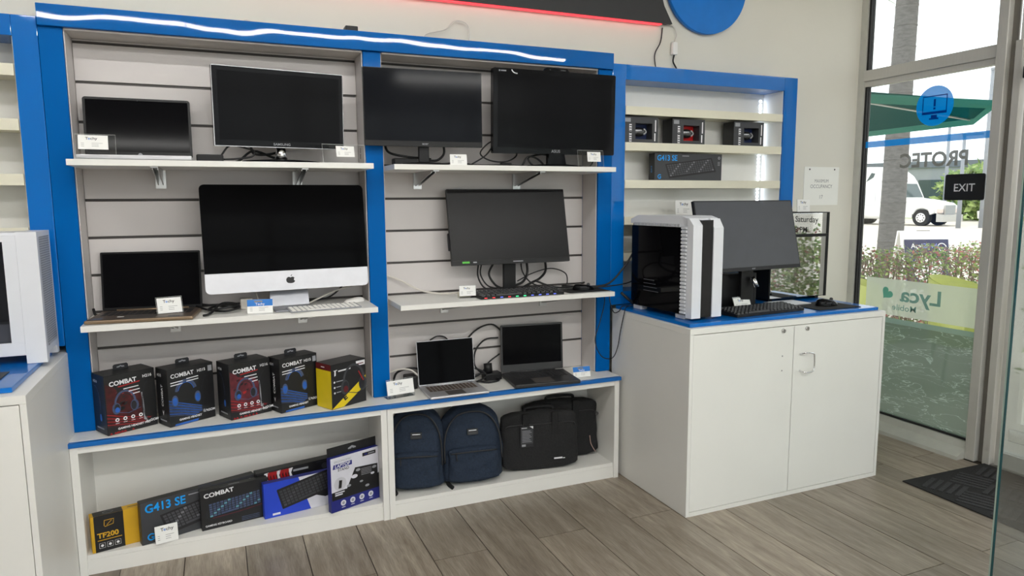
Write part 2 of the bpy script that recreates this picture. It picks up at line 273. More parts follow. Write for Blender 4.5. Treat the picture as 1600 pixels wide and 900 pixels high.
# ---- fixed window beside the back wall
w1 = struct('window_1')
M().box(WX, -0.162, 0.085, WX + 0.07, WY, 3.06, 0).build('jamb', w1, ['alu_pale'])
M().box(WX + 0.012, -0.178, 0.10, WX + 0.05, -0.1622, 2.36, 0).box(WX + 0.012, -0.178, 2.462, WX + 0.05, -0.1622, 3.06, 0).build('gasket', w1, ['gasket'])
M().box(WX - 0.012, -1.06, 2.388, WX + 0.07, -0.1625, 2.460, 0, bev=0.003).box(WX + 0.005, -1.06, 2.352, WX + 0.06, -0.1625, 2.3878).build('transom_bar', w1, ['alu'])
M().prism([(-0.10, 0), (0.07, 0), (0.07, 0.10), (-0.005, 0.10), (-0.02, 0.06), (-0.095, 0.022)], Frame((WX, WY, 0), (1, 0, 0), (0, 0, 1), (0, -1, 0)), 0.95).build('sill', w1, ['alu_pale'])
M().box(WX + 0.012, -1.06, 0.1003, WX + 0.05, -0.178, 0.113).build('gasket', w1, ['gasket'])
M().box(WX + 0.025, -1.06, 0.113, WX + 0.033, -0.178, 2.352).build('pane', w1, ['glass'])
M().box(WX + 0.025, -1.06, 2.460, WX + 0.033, -0.178, 3.06).build('pane', w1, ['glass'])
M().box(WX - 0.03, -1.118, 0, WX + 0.08, -1.0603, 3.06, 0, bev=0.004).build('mullion', w1, ['alu'])
M().box(WX + 0.01, -1.154, 0, WX + 0.06, -1.1183, 3.06, 1).box(WX - 0.012, -1.196, 0, WX + 0.07, -1.1543, 2.46, 0, bev=0.003).build('door_jamb', w1, ['alu', 'alu_dark'])
# ---- entrance door
d1 = struct('door_1')
M().box(WX + 0.0, -2.36, 2.400, WX + 0.07, -1.1963, 2.452, 0, bev=0.003).box(WX + 0.012, -2.36, 2.362, WX + 0.06, -1.1963, 2.3997).build('door_header', d1, ['alu'])
dl = M()
dl.box(WX + 0.004, -1.345, 0.012, WX + 0.05, -1.215, 2.355, 0, bev=0.003).box(WX + 0.004, -2.33, 0.012, WX + 0.05, -2.22, 2.355, 0, bev=0.003)
dl.box(WX + 0.004, -2.2198, 0.012, WX + 0.05, -1.3452, 0.30).box(WX + 0.004, -2.2198, 2.25, WX + 0.05, -1.3452, 2.355)
dl.build('door_leaf', d1, ['alu'])
M().box(WX + 0.022, -2.22, 0.30, WX + 0.030, -1.345, 2.25).build('pane', d1, ['glass'])
M().box(WX - 0.050, -1.40, 2.24, WX - 0.001, -1.225, 2.31, 0, bev=0.008).tube([(WX - 0.03, -1.35, 2.315), (WX - 0.10, -1.30, 2.325), (WX - 0.02, -1.23, 2.35)], 0.008, smooth=0).build('door_closer', d1, ['black_plastic'])
M().box(WX - 0.03, -1.50, 0.190, WX + 0.003, -1.30, 0.262, 0, bev=0.006).build('kick_latch', d1, ['chrome'])
M().tube([(WX + 0.004, -2.25, 0.95), (WX - 0.06, -2.25, 0.95), (WX - 0.06, -2.25, 1.35), (WX + 0.004, -2.25, 1.35)], 0.014, smooth=0).build('pull_handle', d1, ['chrome'])
M().box(WX + 0.02, -2.36, 2.46, WX + 0.03, -1.1545, 3.06).build('pane', d1, ['glass'])
M().box(WX - 0.01, -2.36, 0, WX + 0.12, -1.2, 0.010).build('threshold', d1, ['alu_dark'])
# ---- the rest of the shop front, beside and behind the camera
w2 = struct('window_2')
fr = M()
for y in (-2.42, -3.50, -4.55, -5.6): fr.box(WX, y - 0.06, 0, WX + 0.07, y, 3.06)
fr.box(WX, -6.6, 0, WX + 0.07, -2.42, 0.10).box(WX, -6.6, 2.39, WX + 0.07, -2.42, 2.46)
fr.build('window_frame', w2, ['alu'])
for a, b in ((-3.50, -2.48), (-4.55, -3.56), (-5.6, -4.61), (-6.6, -5.66)):
    M().box(WX + 0.025, a, 0.10, WX + 0.033, b, 2.39).build('pane', w2, ['glass']); M().box(WX + 0.025, a, 2.46, WX + 0.033, b, 3.06).build('pane', w2, ['glass'])
w3 = struct('window_3')
fr = M()
for x in (-0.2, 1.0, 2.2, 3.4, 4.72): fr.box(x, -6.68, 0, x + 0.06, -6.61, 2.95)
fr.box(-0.2, -6.68, 0, 4.8, -6.61, 0.10).box(-0.2, -6.68, 2.39, 4.8, -6.61, 2.46)
fr.build('window_frame', w3, ['alu'])
for a, b in ((-0.14, 1.0), (1.06, 2.2), (2.26, 3.4), (3.46, 4.72)):
    M().box(a, -6.65, 0.10, b, -6.642, 2.39).build('pane', w3, ['glass']); M().box(a, -6.65, 2.46, b, -6.642, 2.95).build('pane', w3, ['glass'])
# ---- ceiling lights (the room's lamp row and two added pairs)
def ceiling_light(x, y, L, where):
    t = thing('ceiling_light', 'long white ceiling light tube ' + where, 'light', (x, y, CEIL))
    M().box(-L / 2, -0.05, -0.035, L / 2, 0.05, 0.0, 0).build('housing', t, ['white'])
    M().box(-L / 2 + 0.003, -0.018, -0.060, L / 2 - 0.003, 0.018, -0.0352, 0).build('diffuser', t, ['light_tube'])
for i, (x, L) in enumerate(((-0.2, 1.345), (1.15, 1.345), (2.5, 1.345), (3.85, 1.345))): ceiling_light(x, -4.40, L, 'in the row behind the viewer, number %s from the left' % ('one', 'two', 'three', 'four')[i])
for i, x in enumerate((-0.6, 1.0)): ceiling_light(x, -2.3, 1.3, 'added out of view above the shop floor, %s of the pair' % ('left', 'right')[i])  # unseen tubes added to brighten the upper wall
for i, x in enumerate((0.9, 2.9)): ceiling_light(x, -5.7, 1.3, 'added out of view near the front windows, %s of the pair' % ('left', 'right')[i])  # unseen tubes added as low frontal fill
# ================================================================ films and signs on the window glass
GX = WX + 0.0235        # just inside the pane
def gframe(y, z, x=GX): return Frame((x, y, z), (0, -1, 0), (0, 0, 1), (-1, 0, 0))       # reads from inside
def mframe(y, z, x=GX): return Frame((x, y, z), (0, 1, 0), (0, 0, 1), (-1, 0, 0))        # printed to be read from the street
film_mat('sticker_blue', srgb(10, 140, 225), 0.92); film_mat('sticker_dark', srgb(8, 70, 150), 0.95); film_mat('film_frost', srgb(222, 230, 214), 0.82); film_mat('film_teal', srgb(96, 176, 158), 0.9); film_mat('film_tealgrey', srgb(128, 172, 165), 0.9)
film_mat('film_grey', srgb(120, 120, 115), 0.95); film_mat('film_marble', srgb(116, 134, 120), 0.93, veins=srgb(176, 196, 184)); film_mat('film_marble_band', srgb(140, 164, 154), 0.93)
F = gframe(-0.180, 0.114)
m = M().rect(F, 0.0, 0.0, 0.878, 0.63, 0, 0.0).rect(F, 0, 0.6302, 0.878, 0.665, 1, 0.0); tag(m.build('window_film', None, ['film_marble', 'film_marble_band']), 'green marble-patterned film with pale veins on the lower window glass', 'window film')
t = thing('window_poster', 'pale frosted poster with reversed teal Lyca Mobile lettering and heart', 'poster', (GX, -0.65, 0.80))
lf = Frame((-0.0008, 0.395, 0.0), (0, -1, 0), (0, 0, 1), (-1, 0, 0))
M().rect(lf, 0, 0, 0.79, 0.245, 0, 0).build('poster_sheet', t, ['film_frost'])
mf = Frame((-0.0012, -0.395, 0.0), (0, 1, 0), (0, 0, 1), (-1, 0, 0))
m = M().text(mf, 'Lyca', 0.232, 0.105, 0.098, 0, 0.0004, bold=0.022, sx=1.22).text(mf, 'Mobile', 0.40, 0.040, 0.042, 0, 0.0004, bold=0.004, sx=1.15)
m.build('lettering', t, ['film_tealgrey'])
hx, hy, hs = 0.625, 0.145, 0.044
heart = [(hx + hs * 16 * math.sin(a) ** 3 / 16, hy + hs * (13 * math.cos(a) - 5 * math.cos(2 * a) - 2 * math.cos(3 * a) - math.cos(4 * a)) / 16) for a in [2 * math.pi * i / 30 for i in range(30)]]
heart = [(hx + (x - hx) * 0.8 - (y - hy) * 0.6, hy + (x - hx) * 0.6 + (y - hy) * 0.8) for x, y in heart]
M().poly(mf, heart, 0, 0.0006).build('heart_logo', t, ['film_teal'])
t = thing('window_sticker', 'round blue sticker with a computer monitor and exclamation mark icon', 'sticker', (GX, -0.672, 2.165))
F = Frame((0, 0, 0), (0, -1, 0), (0, 0, 1), (-1, 0, 0))
M().disc(F, 0, 0, 0.124, 0, 0.0, n=40).build('sticker_disc', t, ['sticker_blue'])
m = M().rect(F, -0.082, -0.050, 0.082, -0.034).rect(F, -0.082, 0.058, 0.082, 0.064).rect(F, -0.082, -0.0338, -0.076, 0.0578).rect(F, 0.076, -0.0338, 0.082, 0.0578)
m.rect(F, -0.02, -0.074, 0.02, -0.056).rect(F, -0.032, -0.084, 0.032, -0.0742).rect(F, -0.007, -0.004, 0.007, 0.042).rect(F, -0.007, -0.022, 0.007, -0.010)
m.build('monitor_icon', t, ['sticker_dark'])
F = gframe(-0.180, 1.938); tag(M().rect(F, 0, 0, 0.878, 0.042, 0, 0).build('window_stripe', None, ['sticker_blue']), 'bright blue horizontal stripe stuck across the window glass', 'sticker')
mf = mframe(-0.915, 1.79); tag(M().text(mf, 'PROTEC', 0.0, 0.0, 0.092, 0, 0.0, bold=0.03, sx=0.98).build('window_lettering', None, ['film_grey']), 'large grey reversed letters PROTEC on the window glass', 'lettering')
F = gframe(-1.03, 1.84); tag(M().poly(F, [(0.0, 0.02), (0.012, 0.0), (0.028, 0.0), (0.028, 0.075), (0.012, 0.075), (0.0, 0.055)], 0, 0.0).build('window_badge', None, ['sticker_dark']), 'small dark blue hexagon sticker beside the window mullion', 'sticker')
t = thing('exit_sign', 'black EXIT sign with white letters hung on the window', 'sign', (WX + 0.012, -0.911, 1.575))
F = Frame((0, 0.122, 0), (0, -1, 0), (0, 0, 1), (-1, 0, 0))
def rr(w, h, r, n=5): return [(cx + r * math.cos(a0 + math.pi / 2 * i / n), cy + r * math.sin(a0 + math.pi / 2 * i / n)) for cx, cy, a0 in ((w - r, r, -math.pi / 2), (w - r, h - r, 0), (r, h - r, math.pi / 2), (r, r, math.pi)) for i in range(n + 1)]
M().prism(rr(0.244, 0.158, 0.012), F, 0.006).build('sign_board', t, ['pr_black'])
M().text(F, 'EXIT', 0.055, 0.054, 0.048, 0, 0.0065, bold=0.008, sx=0.98).build('sign_letters', t, ['pr_white'])
mf = mframe(-1.63, 1.41, GX); tag(M().text(mf, 'Saturday', 0, 0, 0.048, 0, 0.0, bold=0.006).text(mf, '9 AM - 8 PM', -0.19, -0.080, 0.045, 0, 0.0, bold=0.006).build('door_lettering', None, ['ink']), 'opening hours lettering on the entrance door glass', 'lettering')
# ================================================================ shop fittings
mat('white_gloss', srgb(228, 228, 226), 0.12, var=0.01, coat=0.6)
SLAT = -0.13; POST = -0.30
grooves = [0.764, 0.932, 1.100, 1.268, 1.437, 1.605, 1.776, 1.947, 2.119, 2.288]
u = thing('slatwall_display_unit', 'tall two-bay white slatwall display with glossy blue posts and header', 'display unit', (0, 0, 0.598))
Z0 = 0.598
for a, b, c in ((0.0, 0.0857, 'left'), (1.3146, 1.400, 'mid'), (2.6146, 2.703, 'right')):
    M().box(a, POST, 0.0, b, WY - 0.001, 2.3075 - Z0, 0, bev=0.002).build('post', u, ['blue_film'])
M().box(0.003, -0.322, 2.308 - Z0, 2.697, WY - 0.001, 2.394 - Z0, 0, bev=0.002).build('header', u, ['blue_header'])
for a, b in ((0.0857, 1.3146), (1.400, 2.6146)):
    M().box(a + 0.001, POST + 0.012, 0.001, a + 0.005, SLAT - 0.001, 2.3075 - Z0).build('side_lining', u, ['slat_white'])
    M().box(b - 0.005, POST + 0.012, 0.001, b - 0.001, SLAT - 0.001, 2.3075 - Z0).build('side_lining', u, ['slat_white'])
    M().box(a + 0.006, -0.30, 2.300 - Z0, b - 0.006, SLAT, 2.3074 - Z0).build('soffit_panel', u, ['soffit'])
    M().box(a + 0.006, SLAT + 0.008, 0.001, b - 0.006, WY - 0.001, 2.3 - Z0).build('groove_backing', u, ['groove'])
    zs = [0.598] + grooves + [2.300]
    for i in range(len(zs) - 1):
        lo = zs[i] + (0.006 if i else 0.0005); hi = zs[i + 1] - (0.006 if i < len(zs) - 2 else 0)
        M().box(a + 0.006, SLAT, lo - Z0, b - 0.006, SLAT + 0.0078, hi - Z0, 0, bev=0.0008, seg=1).build('slat', u, ['slat_white'])
# cable holes in the side of the middle post
M().box(1.3090, -0.20, 1.235, 1.3094, -0.185, 1.26, 0).box(1.3090, -0.20, 1.205, 1.3094, -0.185, 1.23).build('cable_hole', u, ['deck_brown'])
# ---- worktop and the two base units
t = thing('display_worktop', 'long white worktop with bright blue front edge under the slatwall', 'worktop', (1.346, -0.28, 0.5755))
M().box(-1.344, -0.150, 0.0, 1.344, 0.169, 0.0205).build('top_board', t, ['white'])
M().box(-1.344, -0.1745, 0.0005, 1.344, -0.1502, 0.0203, 0, bev=0.001).build('edge_strip', t, ['blue_edge'])
M().box(-1.344, -0.1502, 0.0203, 1.344, 0.1692, 0.0212).build('laminate', t, ['white'])
def base_unit(x0, x1, label):
    t = thing('base_unit', label, 'shelf unit', (x0, -0.28, 0), group='low white base units under the worktop'); w = x1 - x0; yf, yb = -0.165, 0.168; p = 0.030; H = 0.575
    M().box(0, yf, 0, p, yb, H, 0, bev=0.001).build('side_panel', t, ['white']); M().box(w - p, yf, 0, w, yb, H, 0, bev=0.001).build('side_panel', t, ['white'])
    M().box(p, yb - 0.012, 0.085, w - p, yb, H).build('back_panel', t, ['white'])
    M().box(p, yf + 0.012, 0.068, w - p, yb - 0.0122, 0.088, 0, bev=0.001).build('bottom_shelf', t, ['white'])
    M().box(p, yf + 0.010, 0.0, w - p, yf + 0.026, 0.0675).build('kickboard', t, ['white'])
    M().box(p, yf + 0.002, H - 0.028, w - p, yf + 0.020, H).build('top_rail', t, ['white'])
base_unit(0.0055, 1.347, 'open white base unit holding the keyboard boxes'); base_unit(1.3485, 2.682, 'open white base unit holding the backpacks and laptop bags')
# ---- bracketed shelves on the slatwall
def shelf(x0, x1, z, label, br, yf=-0.50):
    t = thing('wall_shelf', label, 'shelf', ((x0 + x1) / 2, SLAT, z), group='white shelves bracketed to the slatwall'); w = (x1 - x0) / 2; d = yf - SLAT
    M().box(-w, d, -0.025, w, -0.001, 0, 0, bev=0.0012).build('shelf_board', t, ['white'])
    for bx in br:
        bx -= (x0 + x1) / 2
        M().prism([(0.002, -0.026), (-0.30, -0.026), (-0.30, -0.036), (0.0 - 0.004, -0.095)][::-1], Frame((bx - 0.008, -0.002, 0), (0, 1, 0), (0, 0, 1), (-1, 0, 0)), 0.004).prism([(0.002, -0.026), (-0.30, -0.026), (-0.30, -0.036), (0.0 - 0.004, -0.095)][::-1], Frame((bx + 0.012, -0.002, 0), (0, 1, 0), (0, 0, 1), (-1, 0, 0)), 0.004).box(bx - 0.022, -0.008, -0.11, bx + 0.022, -0.002, -0.026).box(bx - 0.014, d + 0.02, -0.0305, bx + 0.014, -0.01, -0.0255).build('bracket', t, ['steel'])
shelf(0.092, 1.309, 1.767, 'upper left slatwall shelf carrying a laptop and the glossy-framed monitor', (0.40, 1.005))
shelf(1.4055, 2.610, 1.765, 'upper right slatwall shelf carrying two monitors side by side', (1.615, 2.185))
shelf(0.092, 1.309, 1.094, 'lower left slatwall shelf carrying the all-in-one computer', (0.42, 1.0))
shelf(1.4180, 2.6115, 1.093, 'lower right slatwall shelf carrying the monitor with the glowing keyboard', (1.75, 2.35))
# ---- shallow shelf units either side
def side_unit(x0, x1, label, z0, shelves, back, led=None, bottom=None, pl=0.09, pr=0.10):
    t = thing('shelf_unit', label, 'shelf unit', ((x0 + x1) / 2, WY, z0)); ox = (x0 + x1) / 2
    B = lambda a, ya, za, b, yb, zb, n, mt, bev=0.0: M().box(a - ox, ya - WY, za - z0, b - ox, yb - WY, zb - z0, 0, bev=bev).build(n, t, [mt])
    B(x0, POST, z0, x0 + pl, WY - 0.001, 2.3455, 'post', 'blue_gloss', 0.002); B(x1 - pr, POST, z0, x1, WY - 0.001, 2.3455, 'post', 'blue_gloss', 0.002)
    B(x0 + pl + 0.0005, POST, 2.263, x1 - pr - 0.0005, WY - 0.001, 2.3455, 'header', 'blue_gloss', 0.002)
    B(x0 + pl, WY - 0.012, z0, x1 - pr, WY - 0.001, 2.263, 'back_panel', 'white_gloss')
    B(x0 + pl, POST + 0.012, z0, x0 + pl + 0.004, WY - 0.0125, 2.262, 'side_lining', 'white'); B(x1 - pr - 0.004, POST + 0.012, z0, x1 - pr, WY - 0.0125, 2.262, 'side_lining', 'white')
    for z in shelves:
        B(x0 + pl + 0.005, POST + 0.010, z - 0.038, x1 - pr - 0.005, WY - 0.013, z - 0.001, 'shelf_board', 'edge_cream'); B(x0 + pl + 0.005, POST + 0.003, z - 0.043, x1 - pr - 0.005, POST + 0.0098, z + 0.004, 'price_rail', 'edge_cream', 0.001)
    if bottom: B(x0 + pl + 0.0005, POST, z0, x1 - pr - 0.0005, WY - 0.013, bottom, 'bottom_rail', 'blue_gloss', 0.002)
    if led:
        s = M()
        for z in [z0 + 0.2 + 0.0245 * i for i in range(int((2.24 - z0 - 0.2) / 0.0245))]: s.box(led - ox - 0.007, WY - 0.0155 - WY, z - z0, led - ox + 0.007, -0.0125, z - z0 + 0.011)
        s.build('led_strip', t, ['led_cold'], kind='stuff')
    return t
side_unit(2.7035, 4.0588, 'white shelf unit with blue frame above the counter, holding boxed mice', 0.985, (2.115, 1.914, 1.700, 1.49, 1.28), 0, led=3.925, bottom=1.06, pl=0.0855, pr=0.104)
side_unit(-1.60, -0.0015, 'blue-framed white shelf unit at the left edge of the picture', 0.985, (2.150, 1.932, 1.710, 1.49, 1.27), 0, pl=0.09, pr=0.088)
# ---- counters
def counter(x0, x1, y0, H, label, doors, handle=True):
    t = thing('counter_cabinet', label, 'cabinet', ((x0 + x1) / 2, y0, 0)); w = (x1 - x0) / 2; d = WY - 0.002 - y0 if not handle else POST - 0.002 - y0; p = 0.02
    M().box(-w, 0, 0, -w + p, d, H - 0.03, 0, bev=0.0015).build('side_panel', t, ['white']); M().box(w - p, 0, 0, w, d, H - 0.03, 0, bev=0.0015).build('side_panel', t, ['white'])
    M().box(-w, 0, H - 0.0298, w, d, H, 0, bev=0.0015).build('top_panel', t, ['white']); M().box(-w + p, 0.0, 0, w - p, d, 0.022).build('plinth', t, ['white']); M().box(-w + p, d - 0.01, 0.022, w - p, d, H - 0.03).build('back_panel', t, ['white'])
    M().box(-w + p, 0.022, 0.022, w - p, 0.026, H - 0.03).build('door_gap_shade', t, ['groove'])  # dark sheet behind the doors paints the shade in their gaps
    n = doors; dw = (2 * w - 2 * p) / n
    for i in range(n):
        a = -w + p + dw * i
        dr = M().box(a + 0.002, 0.002, 0.0245, a + dw - 0.002, 0.020, H - 0.033, 0, bev=0.001).build('door', t, ['white'])
        if not handle: continue
        kx = a + dw - 0.075 if i == 0 else a + 0.088
        M().cyl((kx, -0.006, H - 0.055), (kx, 0.0021, H - 0.055), 0.011, 0.013).box(kx - 0.0015, -0.0066, H - 0.062, kx + 0.0015, -0.0059, H - 0.048, 1).build('lock', dr, ['chrome', 'black_plastic'])
        if i == 1: hx = a + 0.068; M().tube([(hx - 0.02, 0.002, 0.775), (hx - 0.005, -0.028, 0.785), (hx + 0.035, -0.032, 0.78), (hx + 0.045, -0.032, 0.765), (hx + 0.047, -0.032, 0.70), (hx + 0.03, -0.032, 0.682), (hx - 0.01, -0.028, 0.68), (hx - 0.02, 0.002, 0.685)], 0.0045, n=8, smooth=4).build('handle', dr, ['chrome'])
        else: M().cyl((kx, 0.0010, 0.775), (kx, 0.0025, 0.775), 0.004, m=0, n=10).cyl((kx, 0.0010, 0.697), (kx, 0.0025, 0.697), 0.004, n=10).build('screw_hole', dr, ['ink_grey'])
    return t
counter(2.7165, 4.0536, -1.0274, 0.964, 'white two-door counter cabinet by the window', 2)
counter(-1.5, 0.0040, -1.02, 0.955, 'white counter cabinet at the left edge of the picture', 2, handle=False)
o = M().box(0, 0, 0, 1.297, 0.69, 0.018, 0, bev=0.003).build('counter_board', None, ['blue_gloss'], loc=(2.737, -0.995, 0.9645)); tag(o, 'glossy blue board covering the counter with the white computer tower', 'counter top')
o = M().box(-1.44, 0, 0, 0, 0.64, 0.018, 0, bev=0.003).build('counter_board', None, ['blue_gloss'], loc=(-0.045, -0.965, 0.9555)); tag(o, 'glossy blue board covering the counter at the left edge', 'counter top')
# ---- illuminated wall sign
t = thing('wall_sign', 'dark panel sign with red glowing lower edge and blue disc on the wall', 'sign', (2.2, WY, 2.63))
M().box(-1.5, -0.045, 0, 0.86, -0.012, 0.55).prism([(0.86, 0), (1.0, 0.002), (0.94, 0.10), (0.90, 0.22), (0.90, 0.55), (0.86, 0.55)], Frame((0, -0.012, 0)), 0.033).build('panel', t, ['sign_black'])
M().box(-1.5, -0.038, -0.006, 0.93, -0.010, -0.0005).build('led_edge', t, ['led_red'])
M().cyl((1.255, -0.012, 0.262), (1.255, -0.045, 0.262), 0.295, n=64).build('disc', t, ['disc_blue'])
M().cyl((1.255, -0.0452, 0.262), (1.255, -0.049, 0.262), 0.09, n=32).build('disc_centre', t, ['pinkish'])
M().box(-1.4, -0.0118, 0.2, 0.8, -0.0005, 0.3).box(1.1, -0.0118, 0.2, 1.4, -0.0005, 0.3).build('standoff', t, ['white'])
tag(M().tube([(3.155, -0.118, 2.615), (3.14, -0.122, 2.53), (3.10, -0.122, 2.45), (3.115, -0.125, 2.345)], 0.0035).build('sign_cable', None, ['cable']), 'thin black cable hanging from the red-lit sign to the shelf unit', 'cable')
t = thing('power_inline_adapter', 'small white inline power box hanging below the blue disc', 'adapter', (3.235, WY - 0.02, 2.46))
M().box(-0.018, -0.012, 0, 0.018, 0.012, 0.075, 0, bev=0.005).build('adapter_body', t, ['key_white']); M().tube([(0, 0, 0.076), (0.015, 0, 0.12), (-0.01, 0, 0.17), (-0.06, 0.0, 0.175)], 0.004).build('white_lead', t, ['cable_white']); M().tube([(0, 0, 0.0), (-0.006, 0, -0.04), (0.02, 0, -0.08), (0.022, 0, -0.112)], 0.005).build('black_lead', t, ['cable'])
for i, p in enumerate(([(0.80, -0.14, 2.395), (0.80, -0.14, 2.44), (0.86, -0.14, 2.42), (0.93, -0.14, 2.395)], [(1.66, -0.14, 2.395), (1.68, -0.14, 2.45), (1.78, -0.14, 2.48), (1.84, -0.14, 2.53), (1.91, -0.14, 2.51), (1.91, -0.14, 2.395)])):
    tag(M().tube(p, 0.003).build('loose_wire', None, ['cable_white']), ('short pale wire end poking up above the left bay of the blue header', 'looped pale wire sticking up above the middle of the blue header')[i], 'wire')
tag(M().box(-0.03, -0.03, 0, 0.03, 0.03, 0.035, 0, bev=0.004).build('power_brick', None, ['black_plastic'], loc=(1.275, -0.23, 2.3945)), 'small black power brick lying on top of the blue header', 'power supply')
# ================================================================ screens and computers
def tframe(z, tilt, x=0.0, y=0.0):
    t = math.radians(tilt); return Frame((x, y, z), (1, 0, 0), (0, math.sin(t), math.cos(t)), (0, -math.cos(t), math.sin(t)))
def sh(F, l): return Frame(F.p(0, 0, l), F.r, F.u, F.n)
def rrc(w, h, r, x=0.0, y=0.0): return [(a - w / 2 + x, b + y) for a, b in rr(w, h, r)]
def keys(m, x0, y0, w, d, rows, cols, z, hgt, mi=0, gap=0.18, skew=None):
    kw, kd = w / cols, d / rows
    for r in range(rows):
        c = 0
        while c < cols:
            span = 1
            if r == 0 and cols > 8 and c == int(cols * 0.22): span = max(3, int(cols * 0.36))
            if c + span > cols: span = cols - c
            xa, xb = x0 + kw * c + kw * gap / 2, x0 + kw * (c + span) - kw * gap / 2; ya, yb = y0 + kd * r + kd * gap / 2, y0 + kd * (r + 1) - kd * gap / 2
            zz = z(ya) if callable(z) else z
            i = min(kw, kd) * 0.12; v = [(xa, ya, zz), (xb, ya, zz), (xb, yb, zz), (xa, yb, zz), (xa + i, ya + i, zz + hgt), (xb - i, ya + i, zz + hgt), (xb - i, yb - i, zz + hgt), (xa + i, yb - i, zz + hgt)]
            m.add(v, [[4, 5, 6, 7], [0, 1, 5, 4], [1, 2, 6, 5], [2, 3, 7, 6], [3, 0, 4, 7]], mi); c += span
    return m
def monitor(name, label, x, y, zb, w, h, yaw, tilt, zs, bez=(0.012, 0.012, 0.012, 0.022), body='black_plastic', scr='screen_matte', logo=None, lsize=0.012, thick=0.018, corner=0.004, foot='plate', neckw=0.05, footw=0.24, footd=0.17, extra=None, foot_mat=None, neck_mat=None):
    t = thing(name, label, 'monitor', (x, y, zs), yaw); F = tframe(zb - zs, tilt)
    M().prism(rrc(w, h, corner), sh(F, -thick), thick).build('bezel', t, [body])
    l, r, tp, bt = bez
    M().prism([(-w / 2 + l, bt), (w / 2 - r, bt), (w / 2 - r, h - tp), (-w / 2 + l, h - tp)], F, 0.0012).build('display', t, [scr])
    M().prism(rrc(w * 0.62, h * 0.66, 0.02, 0, h * 0.12), sh(F, -thick - 0.028), 0.0278).build('back_shell', t, [body])
    if logo: M().text(F, logo, 0, bt / 2 - lsize / 2 + 0.001, lsize, 0, 0.0015, bold=0.01, sx=1.1, align='CENTER').build('logo', t, ['pr_lgrey'])
    ny = 0.040 + math.sin(math.radians(tilt)) * h * 0.2
    M().box(-neckw / 2, ny - 0.012, 0.012, neckw / 2, ny + 0.012, zb - zs + h * 0.32, 0, bev=0.003).build('neck', t, [neck_mat or body])
    if foot == 'plate': M().box(-footw / 2, ny - footd * 0.62, 0.0003, footw / 2, ny + footd * 0.38, 0.012, 0, bev=0.004).build('foot', t, [foot_mat or body])
    elif foot == 'round':
        mm = M(); n = 36; v = []
        for rr_, hh in ((1.0, 0.0003), (1.0, 0.006), (0.94, 0.011), (0.3, 0.018), (0.0, 0.018)):
            for i in range(n): a = 2 * math.pi * i / n; v.append((footw / 2 * rr_ * math.cos(a), ny - footd * 0.12 + footd / 2 * rr_ * math.sin(a), hh))
        mm.add(v, [[j * n + i, j * n + (i + 1) % n, (j + 1) * n + (i + 1) % n, (j + 1) * n + i] for j in range(4) for i in range(n)] + [list(range(n))[::-1]], 0, True); mm.build('foot', t, [foot_mat or body])
    elif foot == 'vee':
        M().tube([(-footw / 2, ny - footd * 0.75, 0.010), (-footw / 4, ny - footd * 0.3, 0.012), (0, ny, 0.014), (footw / 4, ny - footd * 0.3, 0.012), (footw / 2, ny - footd * 0.75, 0.010)], 0.0095, n=8).tube([(0, ny, 0.014), (0, ny + footd * 0.4, 0.010)], 0.0095, smooth=0).build('foot', t, [foot_mat or body])
    if extra: extra(t, F)
    return t
def ex_samsung(t, F):
    M().cyl((0, 0.03, 0.01), (0, 0.025, 0.075), 0.030, 0.020, n=24).build('chrome_collar', t, ['chrome'])
    w, h = 0.576, 0.346
    M().line(F, [(-w / 2 + 0.002, 0.002), (w / 2 - 0.002, 0.002), (w / 2 - 0.002, h - 0.002), (-w / 2 + 0.002, h - 0.002), (-w / 2 + 0.002, 0.002)], 0.003, 0, 0.0006).build('clear_rim', t, ['silver'])
monitor('computer_monitor', 'glossy black framed monitor with thin silver rim on the upper left shelf', 0.921, -0.36, 1.837, 0.576, 0.346, 7.4, -2.7, 1.767, bez=(0.024, 0.020, 0.022, 0.030), body='black_gloss', scr='screen_grey', logo='SAMSUNG', lsize=0.011, thick=0.03, foot='round', footw=0.36, footd=0.19, foot_mat='black_gloss', neckw=0.035, extra=ex_samsung)
monitor('computer_monitor', 'slim-bezel black monitor in front of the middle blue post', 1.595, -0.37, 1.859, 0.591, 0.368, -2.8, 0.8, 1.765, bez=(0.003, 0.003, 0.003, 0.026), logo='acer', lsize=0.012, foot='round', footw=0.25, footd=0.20, neckw=0.052, corner=0.002)
def ex_asus(t, F):
    c = sh(F, 0); M().prism([(-0.075, 0.424), (0.075, 0.424), (0.06, 0.441), (-0.06, 0.441)], sh(c, -0.022), 0.026).build('webcam_bar', t, ['black_gloss'])
    M().disc(sh(c, 0.004), 0.0, 0.432, 0.005, 0, 0.0006).disc(sh(c, 0.004), -0.04, 0.432, 0.003, 1, 0.0006).rect(sh(c, 0.004), 0.02, 0.429, 0.05, 0.435, 1, 0.0006).build('webcam_lens', t, ['screen_gloss', 'pr_grey'])
    M().rect(F, -0.325, 0.409, -0.318, 0.417, 0, 0.0015).rect(F, -0.314, 0.410, -0.285, 0.416, 0, 0.0015).build('sticker_text', t, ['pr_lgrey']); M().arc(F, -0.225, 0.425, 0.03, 0.022, 190, 275, 0.005, 0, 0.0014).build('painted_corner_highlight', t, ['silver'])  # the silver arc is a highlight painted on the upper bezel
    M().prism([(-0.055, 0.0), (0.055, 0.0), (0.045, 0.055), (-0.045, 0.055)], Frame((0, 0.005, 0.016)), 0.02).build('neck_cover', t, ['black_gloss'])
